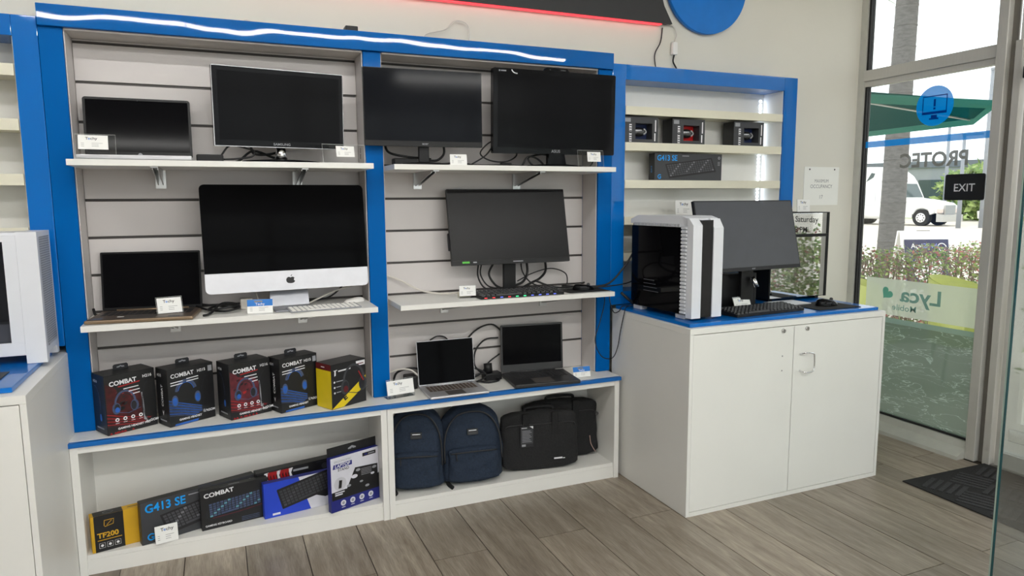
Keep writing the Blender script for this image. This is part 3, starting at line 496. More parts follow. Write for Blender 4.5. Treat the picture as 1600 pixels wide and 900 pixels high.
monitor('computer_monitor', 'large glossy black monitor with webcam bar beside the right blue post', 2.308, -0.38, 1.834, 0.711, 0.426, -0.9, -1.7, 1.765, bez=(0.026, 0.026, 0.026, 0.030), body='black_gloss', scr='screen_grey', logo='ASUS', lsize=0.015, foot='round', footw=0.34, footd=0.17, foot_mat='black_gloss', neckw=0.07, thick=0.035, corner=0.008, extra=ex_asus)
def ex_aoc(t, F):
    M().rect(F, 0.002, 0.0085, 0.060, 0.0135, 0, 0.0016).build('logo', t, ['pr_lgrey'])
    M().rect(F, -0.285, 0.009, -0.245, 0.019, 0, 0.0016).rect(F, -0.225, 0.010, -0.205, 0.017, 1, 0.0016).build('energy_sticker', t, [mat('sticker_green', srgb(90, 190, 70), 0.5), 'pr_lgrey'])
    M().prism([(-0.0004, 0.08), (0.012, 0.085), (0.012, 0.17), (-0.0004, 0.175)], Frame(F.p(-0.342, 0, -0.018), F.n * -1, F.u, (-1, 0, 0)), 0.006).build('side_buttons', t, ['black_plastic'])
monitor('computer_monitor', 'black gaming monitor above the glowing keyboard on the lower right shelf', 2.087, -0.31, 1.255, 0.684, 0.408, -1.4, 12.6, 1.093, bez=(0.006, 0.006, 0.006, 0.024), scr=mat('screen_gaming', (0.010, 0.010, 0.011), 0.28, spec=0.18), foot='vee', footw=0.42, footd=0.20, neckw=0.07, extra=ex_aoc)
def ex_cm(t, F):
    M().box(-0.30, 0.10, 0.0003, 0.13, 0.15, 0.19, 0, bev=0.004).build('black_stand_box', t, ['black_plastic'])
    M().cyl((0.02, 0.03, 0.175), (0.035, 0.01, 0.12), 0.016, 0.014, n=14).build('hinge_pin', t, ['chrome'])
monitor('computer_monitor', 'black monitor tilted back on the counter beside the white tower', 3.341, -0.76, 1.201, 0.741, 0.392, 4.5, 13.1, 0.983, bez=(0.006, 0.006, 0.006, 0.020), scr=mat('screen_counter', (0.045, 0.048, 0.058), 0.38, spec=0.5), logo='acer', lsize=0.010, foot='plate', footw=0.30, footd=0.10, neckw=0.09, extra=ex_cm)
# all-in-one
t = thing('all_in_one_computer', 'silver all-in-one computer with big black screen and apple mark on chin', 'computer', (0.932, -0.36, 1.095), 4.2)
F = tframe(0.088, 6.6); w, h = 0.738, 0.492
M().prism(rrc(w, h, 0.022), sh(F, -0.010), 0.010).build('aluminium_body', t, ['imac_alu'])
pts = [(-w / 2, 0.091), (w / 2, 0.091)] + [(a - w / 2, b) for a, b in rr(w, h, 0.022) if b > h / 2]
M().prism(pts, F, 0.0015).build('glass_screen', t, ['screen_gloss'])
M().prism(rrc(w * 0.7, h * 0.6, 0.05, 0, h * 0.18), sh(F, -0.032), 0.022).build('back_bulge', t, ['imac_alu'])
ap = M()
for cx, r in ((-0.008, 0.0125), (0.008, 0.0125)): ap.disc(F, cx, 0.046, r, 0, 0.0006, ry=0.0145)
ap.poly(F, [(-0.014, 0.036), (-0.006, 0.0305), (0.006, 0.0305), (0.014, 0.036), (0.014, 0.05), (-0.014, 0.05)], 0, 0.0007).poly(F, [(0.0, 0.063), (0.004, 0.070), (0.008, 0.072), (0.006, 0.066)], 0, 0.0007).disc(F, 0.0215, 0.048, 0.007, 1, 0.0009)
ap.build('apple_mark', t, ['ink', 'imac_alu'])
M().prism([(-0.09, 0), (0.09, 0), (0.085, 0.19), (-0.085, 0.19)], Frame((0, 0.055, 0.006), (1, 0, 0), (0, 0.30, 0.954), (0, -0.954, 0.30)), 0.006).box(-0.09, -0.10, 0.0003, 0.09, 0.064, 0.0065, 0, bev=0.002).build('stand', t, [mat('stand_alu', srgb(150, 152, 158), 0.35, metal=0.6)])
# ---- laptops
def laptop(label, hx, hy, zs, w, dep, h, yaw, tilt, body, lid, deck, keym, thick=0.016, bez=0.012, chin=0.02, logo=None, pad=True, scr='screen_laptop', extra=None, cols=14, lift=0.0, hingemat=None, round_=0.006):
    t = thing('laptop', label, 'laptop', (hx, hy, zs), yaw)
    M().box(-w / 2, -dep, 0.0015, w / 2, 0.0, thick, 0, bev=0.004).build('base', t, [body])
    z = thick + 0.0003
    M().box(-w / 2 + 0.008, -dep + 0.008, thick - 0.001, w / 2 - 0.008, -0.012, z).build('keyboard_deck', t, [deck])
    keys(M(), -w / 2 + 0.026, -dep * 0.56, w - 0.052, dep * 0.46, 5, cols, z, 0.0018).build('keycaps', t, [keym], kind='stuff')
    if pad: M().box(-w * 0.15 - 0.01, -dep + 0.012, z, w * 0.15 - 0.01, -dep * 0.60, z + 0.0006).build('touchpad', t, [mat('pad_' + body, [min(1, c * 1.0) for c in (0.09, 0.08, 0.075)], 0.35)])
    F = tframe(thick + 0.002 + lift, tilt, 0, 0.002)
    ld = M().prism(rrc(w, h, round_), sh(F, -0.006), 0.006).build('lid', t, [lid])
    M().prism([(-w / 2 + bez, chin), (w / 2 - bez, chin), (w / 2 - bez, h - bez), (-w / 2 + bez, h - bez)], F, 0.0008).build('display', ld, [scr])
    M().cyl((-w * 0.36, 0.0, thick + 0.001), (w * 0.36, 0.0, thick + 0.001), 0.005, n=10).build('hinge', t, [hingemat or lid])
    if logo: M().text(F, logo, 0, chin * 0.3, chin * 0.5, 0, 0.0012, bold=0.01, align='CENTER').build('logo', ld, ['pr_lgrey'])
    if extra: extra(t, ld, F)
    return t
def ex_hp(t, ld, F): M().disc(F, 0, 0.013, 0.0085, 0, 0.0012, n=24).text(F, 'hp', -0.0055, 0.0095, 0.006, 1, 0.0016, shear=0.3).build('round_logo', ld, ['pr_lgrey', 'ink']); M().disc(F, 0, 0.252, 0.002, 0, 0.0012).build('webcam', ld, ['pr_grey'])
laptop('black laptop with round logo and silver base on the upper left shelf', 0.333, -0.24, 1.767, 0.421, 0.245, 0.262, 0.3, 7.2, 'silver', 'black_plastic', 'silver', 'key_black', bez=0.010, chin=0.026, extra=ex_hp, round_=0.012, thick=0.02)
def ex_gold(t, ld, F): M().box(0.105, -0.245, 0.0165, 0.15, -0.225, 0.0172, 0).box(-0.185, -0.25, 0.0165, -0.150, -0.215, 0.0171, 1).box(-0.10, -0.205, 0.0165, -0.075, -0.19, 0.0172, 2).build('palmrest_sticker', t, ['pr_dark', 'pr_steel', 'key_white'])
laptop('bronze laptop with black screen on the lower left shelf', 0.338, -0.215, 1.094, 0.414, 0.275, 0.262, -7.0, 6.4, 'gold', 'black_plastic', 'deck_brown', 'key_black', bez=0.008, chin=0.012, extra=ex_gold, hingemat='gold')
laptop('small silver laptop with glossy screen on the worktop', 1.726, -0.245, 0.598, 0.316, 0.225, 0.236, -0.7, 8.9, 'silver', 'silver', 'silver', 'deck_brown', bez=0.002, chin=0.005, scr='screen_gloss', thick=0.014, cols=13)
laptop('black gaming laptop with thick dark base on the worktop', 2.251, -0.205, 0.598, 0.372, 0.270, 0.270, -6.5, 3.5, 'deck_dark', mat('lid_grey', (0.035, 0.035, 0.037), 0.4), 'deck_dark', 'key_black', bez=0.010, chin=0.042, thick=0.022, cols=16)
# ---- keyboards and mice
def keyboard(label, x, y, z, w, d, yaw, body, keym, rows=6, cols=18, hgt=0.012, keyh=0.007, glow=None, group=None):
    t = thing('keyboard', label, 'keyboard', (x, y, z), yaw)
    M().prism([(-d / 2, 0.001), (d / 2, 0.001), (d / 2, hgt * 1.5), (-d / 2, hgt * 0.8)], Frame((-w / 2, 0, 0), (0, 1, 0), (0, 0, 1), (1, 0, 0)), w).build('keyboard_body', t, [body])
    zf = lambda yy: hgt * 0.8 + (yy + d / 2) / d * hgt * 0.7
    keys(M(), -w / 2 + 0.006, -d / 2 + 0.006, w - 0.012, d - 0.012, rows, cols, zf, keyh).build('keycaps', t, [keym], kind='stuff')
    if glow:
        for i, c in enumerate(glow): M().box(-w / 2 + w * (0.04 + 0.92 * i / len(glow)), -d / 2 - 0.0006, 0.004, -w / 2 + w * (0.04 + 0.92 * i / len(glow)) + 0.015, -d / 2 - 0.0001, 0.0085).build('key_light', t, [c])
    return t
for n, c in (('r', (1, 0.05, 0.06)), ('g', (0.05, 1, 0.35)), ('b', (0.15, 0.2, 1))): mat('glow_' + n, c, 0.5, emit=c, es=0.7)
def mouse(label, x, y, z, yaw, body, L=0.12, W=0.066, Hh=0.036, black=True):
    t = thing('computer_mouse', label, 'mouse', (x, y, z), yaw)
    def fn(a, b):
        th = 2 * math.pi * a; ph = b * math.pi / 2; rr_ = math.cos(ph) ** 0.6; px = W / 2 * rr_ * math.cos(th); py = L / 2 * rr_ * math.sin(th) * (1.0)
        zz = Hh * math.sin(ph) ** 0.8 * (0.82 + 0.22 * (py / (L / 2))); return (px * (0.92 + 0.1 * abs(py) / L), py, 0.001 + zz)
    M().grid(fn, 24, 9, closed_u=True).build('mouse_shell', t, [body])
    if black:
        M().cyl((-0.004, -L * 0.22, Hh * 0.80), (0.004, -L * 0.22, Hh * 0.80), 0.009, n=14).build('scroll_wheel', t, ['pr_grey']); M().box(-W / 2 - 0.001, -0.01, 0.016, -W / 2 + 0.004, 0.025, 0.021).build('side_button', t, ['pr_grey'])
    return t
keyboard('white slim keyboard in front of the all-in-one computer', 1.068, -0.432, 1.0945, 0.325, 0.125, 6, 'pr_lgrey', 'key_white', rows=5, cols=14, hgt=0.007, keyh=0.003)
mouse('white smooth mouse behind the white keyboard', 1.235, -0.285, 1.0945, -60, 'key_white', L=0.125, W=0.062, Hh=0.024, black=False)
keyboard('black keyboard with red, green and blue key lights on the lower right shelf', 2.075, -0.40, 1.0935, 0.475, 0.150, 0.5, 'black_plastic', 'key_black', hgt=0.016, keyh=0.009, glow=['glow_r', 'glow_r', 'glow_b', 'glow_r', 'glow_g', 'glow_g', 'glow_b', 'glow_b', 'glow_b', 'glow_b'])
tag(M().box(-0.125, -0.09, 0, 0.125, 0.09, 0.002).build('mouse_pad', None, ['black_cloth'], loc=(2.48, -0.37, 1.0932)), 'thin black mouse pad at the right end of the lower right shelf', 'mouse pad')
mouse('black mouse on the shelf pad beside the glowing keyboard', 2.49, -0.365, 1.0955, 75, 'black_gloss', L=0.125)
keyboard('full-size black keyboard on the blue counter board', 3.31, -0.855, 0.983, 0.49, 0.155, 4, 'black_plastic', 'key_black', hgt=0.018, keyh=0.009)
tag(M().box(-0.155, -0.12, 0, 0.155, 0.12, 0.003, 0, bev=0.001).build('mouse_pad', None, ['black_cloth'], loc=(3.79, -0.835, 0.983)), 'black mouse pad at the window end of the counter', 'mouse pad')
mouse('black mouse on the counter pad near the window', 3.80, -0.845, 0.9865, 78, 'black_gloss', L=0.135, W=0.078, Hh=0.044)
# ---- white tower on the counter
t = thing('computer_tower', 'white computer tower with black glass side and chrome front strip on counter', 'computer', (2.985, -0.925, 0.983), 3.0)
W_, D_, H_ = 0.195, 0.515, 0.525
b = M(); b.box(-W_ + 0.012, 0.04, 0.024, -0.002, D_, H_ - 0.03).build('chassis', t, ['case_dark'])
M().prism([(0.045, H_ - 0.055), (0.045, H_ - 0.012), (0.09, H_), (D_ - 0.06, H_), (D_ + 0.006, H_ - 0.022), (D_ + 0.006, H_ - 0.045)][::-1], Frame((-W_, 0, 0), (0, 1, 0), (0, 0, 1), (1, 0, 0)), W_).build('top_cover', t, ['case_white'])
M().prism([(0.0, 0.012), (0.0, H_ - 0.045), (0.035, H_ - 0.01), (0.075, H_ - 0.01), (0.075, H_ - 0.056), (0.045, H_ - 0.06), (0.045, 0.012)][::-1], Frame((-W_, 0, 0), (0, 1, 0), (0, 0, 1), (1, 0, 0)), 0.058).build('front_cheek', t, ['case_white'])
M().prism([(0.0, 0.012), (0.0, H_ - 0.060), (0.03, H_ - 0.014), (0.044, H_ - 0.014), (0.044, 0.012)][::-1], Frame((-0.062, 0, 0), (0, 1, 0), (0, 0, 1), (1, 0, 0)), 0.062).build('front_cheek', t, ['case_white'])
M().box(-W_ + 0.0585, 0.006, 0.014, -0.0625, 0.05, H_ - 0.02).build('chrome_strip', t, [mat('chrome_dark', (0.05, 0.05, 0.053), 0.04, metal=1.0)])
for i in range(24): M().box(-W_ - 0.006, 0.047, 0.03 + i * 0.0187, -W_ + 0.010, 0.088, 0.042 + i * 0.0187, 0, bev=0.0015, seg=1).build('vent_fin', t, ['case_white'])
M().box(-W_ + 0.001, 0.047, 0.03, -W_ + 0.011, 0.088, H_ - 0.06).build('fin_backing', t, ['case_grey'])
for i in range(28): M().box(-W_ - 0.004, 0.10 + i * 0.014, H_ - 0.056, -W_ + 0.006, 0.1095 + i * 0.014, H_ - 0.040).build('top_fin', t, ['case_grey'])
M().box(-W_ + 0.001, 0.092, 0.026, -W_ + 0.006, D_ - 0.004, H_ - 0.058).build('glass_side', t, [mat('tower_glass', (0.003, 0.003, 0.004), 0.06, spec=0.15)])
dots = M(); FS = Frame((-W_ + 0.0008, D_, 0), (0, -1, 0), (0, 0, 1), (-1, 0, 0))
for r in range(4):
    for c in range(8 + r): dots.rect(FS, 0.12 + c * 0.012, 0.175 - r * 0.02, 0.125 + c * 0.012, 0.178 - r * 0.02)
dots.build('vent_dots', t, ['pr_lgrey'])
for fx, fy in ((-W_ + 0.005, 0.06), (-W_ + 0.005, D_ - 0.09), (-0.05, 0.06), (-0.05, D_ - 0.09)): M().box(fx, fy, 0.0003, fx + 0.045, fy + 0.07, 0.0235, 0, bev=0.003).build('foot', t, ['case_grey'])
# ---- mirror-fronted tower behind the monitor
t = thing('computer_tower', 'black tower with mirror glass panel reflecting the hedge, right of counter monitor', 'computer', (3.80, -0.60, 0.983))
M().box(-0.19, 0.006, 0.015, 0.258, 0.215, 0.527, 0, bev=0.004).build('case_body', t, ['black_plastic'])
M().box(-0.185, 0.001, 0.020, 0.240, 0.0058, 0.380).build('mirror_panel', t, [mat('mirror_glass', (0.78, 0.80, 0.80), 0.015, metal=1.0, var=0.01)]); M().box(-0.185, 0.001, 0.398, 0.240, 0.0058, 0.522).build('mirror_panel', t, ['mirror_glass'])
M().box(-0.19, -0.002, 0.3803, 0.258, 0.0057, 0.3977).box(0.2405, -0.002, 0.015, 0.258, 0.0057, 0.3800).box(0.2405, -0.002, 0.398, 0.258, 0.0057, 0.527).box(-0.19, -0.002, 0.5222, 0.2403, 0.0057, 0.527).build('front_frame', t, ['black_plastic'])
for fx in (-0.17, 0.20): M().box(fx, 0.03, 0.0003, fx + 0.03, 0.19, 0.0147).build('foot', t, ['black_plastic'])
tag(M().box(-0.11, -0.075, 0, 0.11, 0.075, 0.009, 0, bev=0.003).build('tablet', None, ['silver'], loc=(3.66, -0.690, 0.983)), 'thin grey tablet lying on the counter in front of the mirror tower', 'tablet')
# ---- white tower on the left counter
t = thing('computer_tower', 'white mesh-front computer tower with glass side on the left counter', 'computer', (-0.008, -0.572, 0.974))
L_, D2, H2 = 0.56, 0.225, 0.510
M().box(-L_, 0.0, 0.035, -0.075, 0.022, 0.085, 0).box(-L_, 0, H2 - 0.035, -0.075, 0.022, H2 - 0.012).box(-0.118, 0, 0.0852, -0.075, 0.022, H2 - 0.0352).box(-L_, 0, 0.0852, -L_ + 0.03, 0.022, H2 - 0.0352).build('side_frame', t, ['case_white'])
M().box(-L_ + 0.0302, 0.006, 0.0852, -0.1182, 0.010, H2 - 0.0352).build('glass_panel', t, ['glass_dark'])
M().box(-L_, 0.0222, H2 - 0.03, -0.075, D2, H2 - 0.002, 0, bev=0.002).box(-L_, D2 - 0.01, 0.04, -0.075, D2, H2 - 0.0305).box(-L_, 0.0222, 0.03, -0.075, D2 - 0.011, 0.06).build('case_body', t, ['case_white'])
M().box(-L_ + 0.03, 0.14, 0.062, -0.12, 0.15, H2 - 0.04).build('motherboard', t, ['case_mid']); M().box(-L_ + 0.04, 0.03, 0.0605, -0.12, 0.115, 0.155).build('power_shroud', t, ['case_grey'])
M().tube([(-0.36, 0.06, 0.40), (-0.22, 0.05, 0.43), (-0.17, 0.05, 0.33), (-0.24, 0.06, 0.22)], 0.012, n=8).tube([(-0.40, 0.07, 0.36), (-0.25, 0.06, 0.38), (-0.21, 0.06, 0.30), (-0.28, 0.07, 0.22)], 0.012, n=8).build('coolant_tube', t, ['case_white'])
M().box(-0.33, 0.04, 0.20, -0.17, 0.11, 0.24, 0, bev=0.004).box(-0.33, 0.05, 0.255, -0.22, 0.118, 0.33).build('graphics_card', t, ['black_plastic'])
M().prism([(0.0, 0.0), (0.0, H2), (D2, H2), (D2, 0.0), (D2 - 0.03, 0.0), (D2 - 0.05, 0.035), (0.05, 0.035), (0.03, 0.0)][::-1], Frame((-0.0745, 0, 0.0005), (0, 1, 0), (0, 0, 1), (1, 0, 0)), 0.068).build('front_panel', t, ['case_white'])
FR = Frame((-0.0064, 0.0, 0), (0, 1, 0), (0, 0, 1), (1, 0, 0)); ms = M()
M().rect(FR, 0.025, 0.06, D2 - 0.02, H2 - 0.022, 0, 0.0003).build('mesh_panel', t, ['case_grey'])
for r in range(46):
    for c in range(14): ms.rect(FR, 0.034 + c * 0.0122, 0.072 + r * 0.0092, 0.034 + c * 0.0122 + 0.0085, 0.072 + r * 0.0092 + 0.0045, 0, 0.0007)
ms.build('mesh_holes', t, ['case_mid'], kind='stuff'); M().disc(FR, 0.05, 0.062, 0.004, 0, 0.001).build('power_button', t, ['ink'])
t = thing('mouse_pad', 'dark gaming pad with white mark on the left counter', 'mouse pad', (-0.30, -0.81, 0.974)); M().box(-0.20, -0.11, 0, 0.19, 0.105, 0.003).build('pad_sheet', t, ['pr_dark'])
FT = Frame((0, 0, 0.003), (1, 0, 0), (0, 1, 0), (0, 0, 1)); M().disc(FT, 0.03, -0.055, 0.05, 0, 0.0004, ry=0.015).arc(FT, 0.05, 0.03, 0.10, 0.05, 10, 170, 0.02, 1, 0.0004).build('pad_print', t, ['pr_white', 'ink'])
mat('acrylic_edge', srgb(188, 190, 188), 0.2)
# ================================================================ price cards in acrylic holders
def price_tag(label, x, y, z, yaw, w=0.11, h=0.085, holder=True, lean=14, cw=None, ch=None, blue=False, cx=0.0, cz=0.0, hw=None, hh=None, name='price_card', brand=True):
    t = thing(name, label, 'price tag', (x, y, z), yaw); F = tframe(0.0008, lean); hw = hw or w; hh = hh or h
    if holder:
        M().prism([(-hw / 2, 0), (hw / 2, 0), (hw / 2, hh), (-hw / 2, hh)], sh(F, -0.002), 0.0018).build('acrylic_front', t, ['acrylic'])
        M().box(-hw / 2, 0.0005, 0.0002, hw / 2, 0.055, 0.0022).build('acrylic_foot', t, ['acrylic'])
        M().line(F, [(-hw / 2, 0), (hw / 2, 0), (hw / 2, hh), (-hw / 2, hh), (-hw / 2, 0)], 0.0014, 0, 0.0002).build('acrylic_rim', t, ['acrylic_edge'])
    F = Frame(F.p(cx - w / 2, cz, 0.0), F.r, F.u, F.n)
    M().prism([(0, 0), (w, 0), (w, h), (0, h)], F, 0.0008).build('card', t, ['paper']); p = M(); l = 0.0012
    if blue: p.rect(F, 0, h * 0.52, w, h, 2, l).rect(F, w * 0.28, h * 0.80, w * 0.6, h * 0.92, 1, l + 0.0004)
    if brand: 
        hh_ = h * 0.19; y0 = h * (0.58 if blue else 0.68)
        if blue: p.text(F, 'Techy', w * 0.5, y0, hh_, 3, l + 0.0004, bold=0.012, align='CENTER')
        else: p.text(F, 'T', w * 0.24, y0, hh_, 0, l, bold=0.012, sx=1.1).text(F, 'e', w * 0.24 + hh_ * 0.78, y0, hh_, 2, l, bold=0.012, sx=1.1).text(F, 'chy', w * 0.24 + hh_ * 1.5, y0, hh_, 0, l, bold=0.012, sx=1.1)
    for i in range(3):
        yy = h * (0.42 - 0.11 * i) if not blue else h * (0.40 - 0.11 * i); p.rect(F, w * 0.10, yy, w * 0.2, yy + h * 0.022, 1, l).rect(F, w * 0.45, yy, w * (0.82 if i == 0 else 0.68), yy + h * 0.022, 1, l)
    p.build('card_print', t, ['ink', 'ink_grey', 'tag_blue', 'pr_white']); return t
price_tag('price card in a wide clear holder at the left end of the upper shelf', 0.195, -0.485, 1.7675, 4, w=0.105, h=0.062, hw=0.142, hh=0.108, cz=0.042, cx=-0.008, lean=22)
price_tag('price card in a wide clear holder beside the silver-rimmed monitor', 1.185, -0.47, 1.7675, 8, w=0.085, h=0.050, hw=0.20, hh=0.085, cz=0.028, cx=0.005, lean=12)
price_tag('small white price card between the two upper right monitors', 1.735, -0.465, 1.7655, -3, w=0.085, h=0.052, lean=8)
price_tag('price card in a clear holder at the right end of the upper right shelf', 2.475, -0.47, 1.7655, -3, w=0.078, h=0.052, hw=0.15, hh=0.088, cz=0.028, cx=0.02, lean=10)
price_tag('tilted price card standing on the bronze laptop', 0.418, -0.385, 1.1120, 14, w=0.098, h=0.068, hw=0.105, hh=0.072, lean=20)
price_tag('blue-topped price card in front of the all-in-one computer', 0.785, -0.455, 1.0945, -4, w=0.108, h=0.062, blue=True, lean=10)
price_tag('white price card left of the glowing keyboard', 1.795, -0.40, 1.0935, -8, w=0.085, h=0.052, cz=0.012, lean=10, hw=0.088, hh=0.066)
price_tag('large Techy price card in a clear holder at the middle blue post', 1.445, -0.355, 0.5978, 10, w=0.145, h=0.072, cz=0.018, hw=0.148, hh=0.096, lean=12)
price_tag('blue-topped price card right of the black gaming laptop', 2.480, -0.375, 0.5978, -4, w=0.105, h=0.058, blue=True, lean=14)
price_tag('Techy price card leaning on the grey keyboard box, bottom shelf', 0.345, -0.440, 0.0885, 12, w=0.092, h=0.078, lean=8)
price_tag('price card standing behind the black counter keyboard', 3.30, -0.735, 0.983, 6, w=0.125, h=0.065, hw=0.13, hh=0.07, lean=20)
price_tag('small price card standing on the shelf behind the white counter tower', 3.22, -0.285, 1.494, -2, w=0.12, h=0.09, lean=4)
# notice on the wall by the window
t = thing('wall_notice', 'white MAXIMUM OCCUPANCY notice in a clear sleeve on the wall', 'notice', (4.50, WY, 1.545))
M().box(-0.160, -0.003, 0, 0.160, -0.0002, 0.262).build('sheet', t, [mat('notice_paper', srgb(236, 236, 230), 0.35, var=0.01)])
F = Frame((0, -0.003, 0)); 
for s_, y_, h_, k_ in (('MAXIMUM', 0.155, 0.024, 0.85), ('OCCUPANCY', 0.117, 0.026, 0.92), ('17', 0.045, 0.026, 1.0)): M().text(F, s_, 0, y_, h_, 0, 0.0005, align='CENTER', sx=k_).build('notice_line', t, ['ink_grey'])
M().disc(F, -0.115, 0.245, 0.006, 0, 0.002).disc(F, 0.115, 0.245, 0.006, 0, 0.002).build('pin', t, ['ink'])
price_tag('faint clear price card standing on the mirror-fronted tower', 3.93, -0.52, 1.511, 4, w=0.11, h=0.075, lean=4)
# ================================================================ boxed goods
def box_at(name, label, cat, fl, z, yaw, w, d, h, body, group=None, bev=0.0012, faces=None):
    a = math.radians(yaw); R = Vector((math.cos(a), math.sin(a), 0)); B = Vector((-math.sin(a), math.cos(a), 0)); c = Vector((fl[0], fl[1], z)) + R * w / 2 + B * d / 2
    t = thing(name, label, cat, c, yaw, group)
    if faces is None: M().box(-w / 2, -d / 2, 0.0004, w / 2, d / 2, h, 0, bev=bev, seg=1).build('carton', t, [body])
    FF = Frame((-w / 2, -d / 2, 0)); FL = Frame((-w / 2, d / 2, 0), (0, -1, 0), (0, 0, 1), (-1, 0, 0)); FT = Frame((-w / 2, -d / 2, h), (1, 0, 0), (0, 1, 0), (0, 0, 1))
    return t, FF, FL, FT
def kbimg(m, F, o, ux, uy, rows, cols, body, key, l=0.0006, gap=0.22, bot=0.0, hi=None):
    P = lambda a, b: (o[0] + ux[0] * a + uy[0] * b, o[1] + ux[1] * a + uy[1] * b)
    m.poly(F, [P(-0.03, -0.08 - bot), P(1.03, -0.08 - bot), P(1.02, 1.08), P(-0.02, 1.08)], body, l)
    for r in range(rows):
        c = 0
        while c < cols:
            sp = 5 if (r == 0 and c == int(cols * 0.25)) else 1
            a0, a1 = (c + gap / 2) / cols, (min(cols, c + sp) - gap / 2) / cols; b0, b1 = (r + gap / 2) / rows, (r + 1 - gap / 2) / rows
            m.poly(F, [P(a0, b0), P(a1, b0), P(a1, b1), P(a0, b1)], (hi if hi is not None and (c * 7 + r * 5) % 6 == 0 else key), l + 0.0004); c += sp
    return m
def headset(m, F, x, y, s, band, cup, glow, l=0.0009, mic=True):
    m.arc(F, x, y, 0.36 * s, 0.46 * s, 5, 175, 0.075 * s, band, l).arc(F, x, y, 0.27 * s, 0.36 * s, 15, 165, 0.03 * s, cup, l + 0.0002)
    for sx in (-1, 1):
        m.disc(F, x + sx * 0.33 * s, y - 0.16 * s, 0.15 * s, band, l + 0.0003, ry=0.22 * s).disc(F, x + sx * 0.30 * s, y - 0.16 * s, 0.10 * s, cup, l + 0.0006, ry=0.17 * s)
    m.disc(F, x - 0.30 * s, y - 0.22 * s, 0.085 * s, glow, l + 0.0009, ry=0.10 * s)
    if mic: m.line(F, [(x - 0.25 * s, y - 0.33 * s), (x + 0.1 * s, y - 0.42 * s), (x + 0.55 * s, y - 0.30 * s)], 0.022 * s, band, l + 0.0005)
PM = ['pr_black', 'pr_white', 'pr_red', 'pr_darkred', 'pr_blue', 'pr_steel', 'pr_dark', 'pr_lgrey', 'pr_rose']
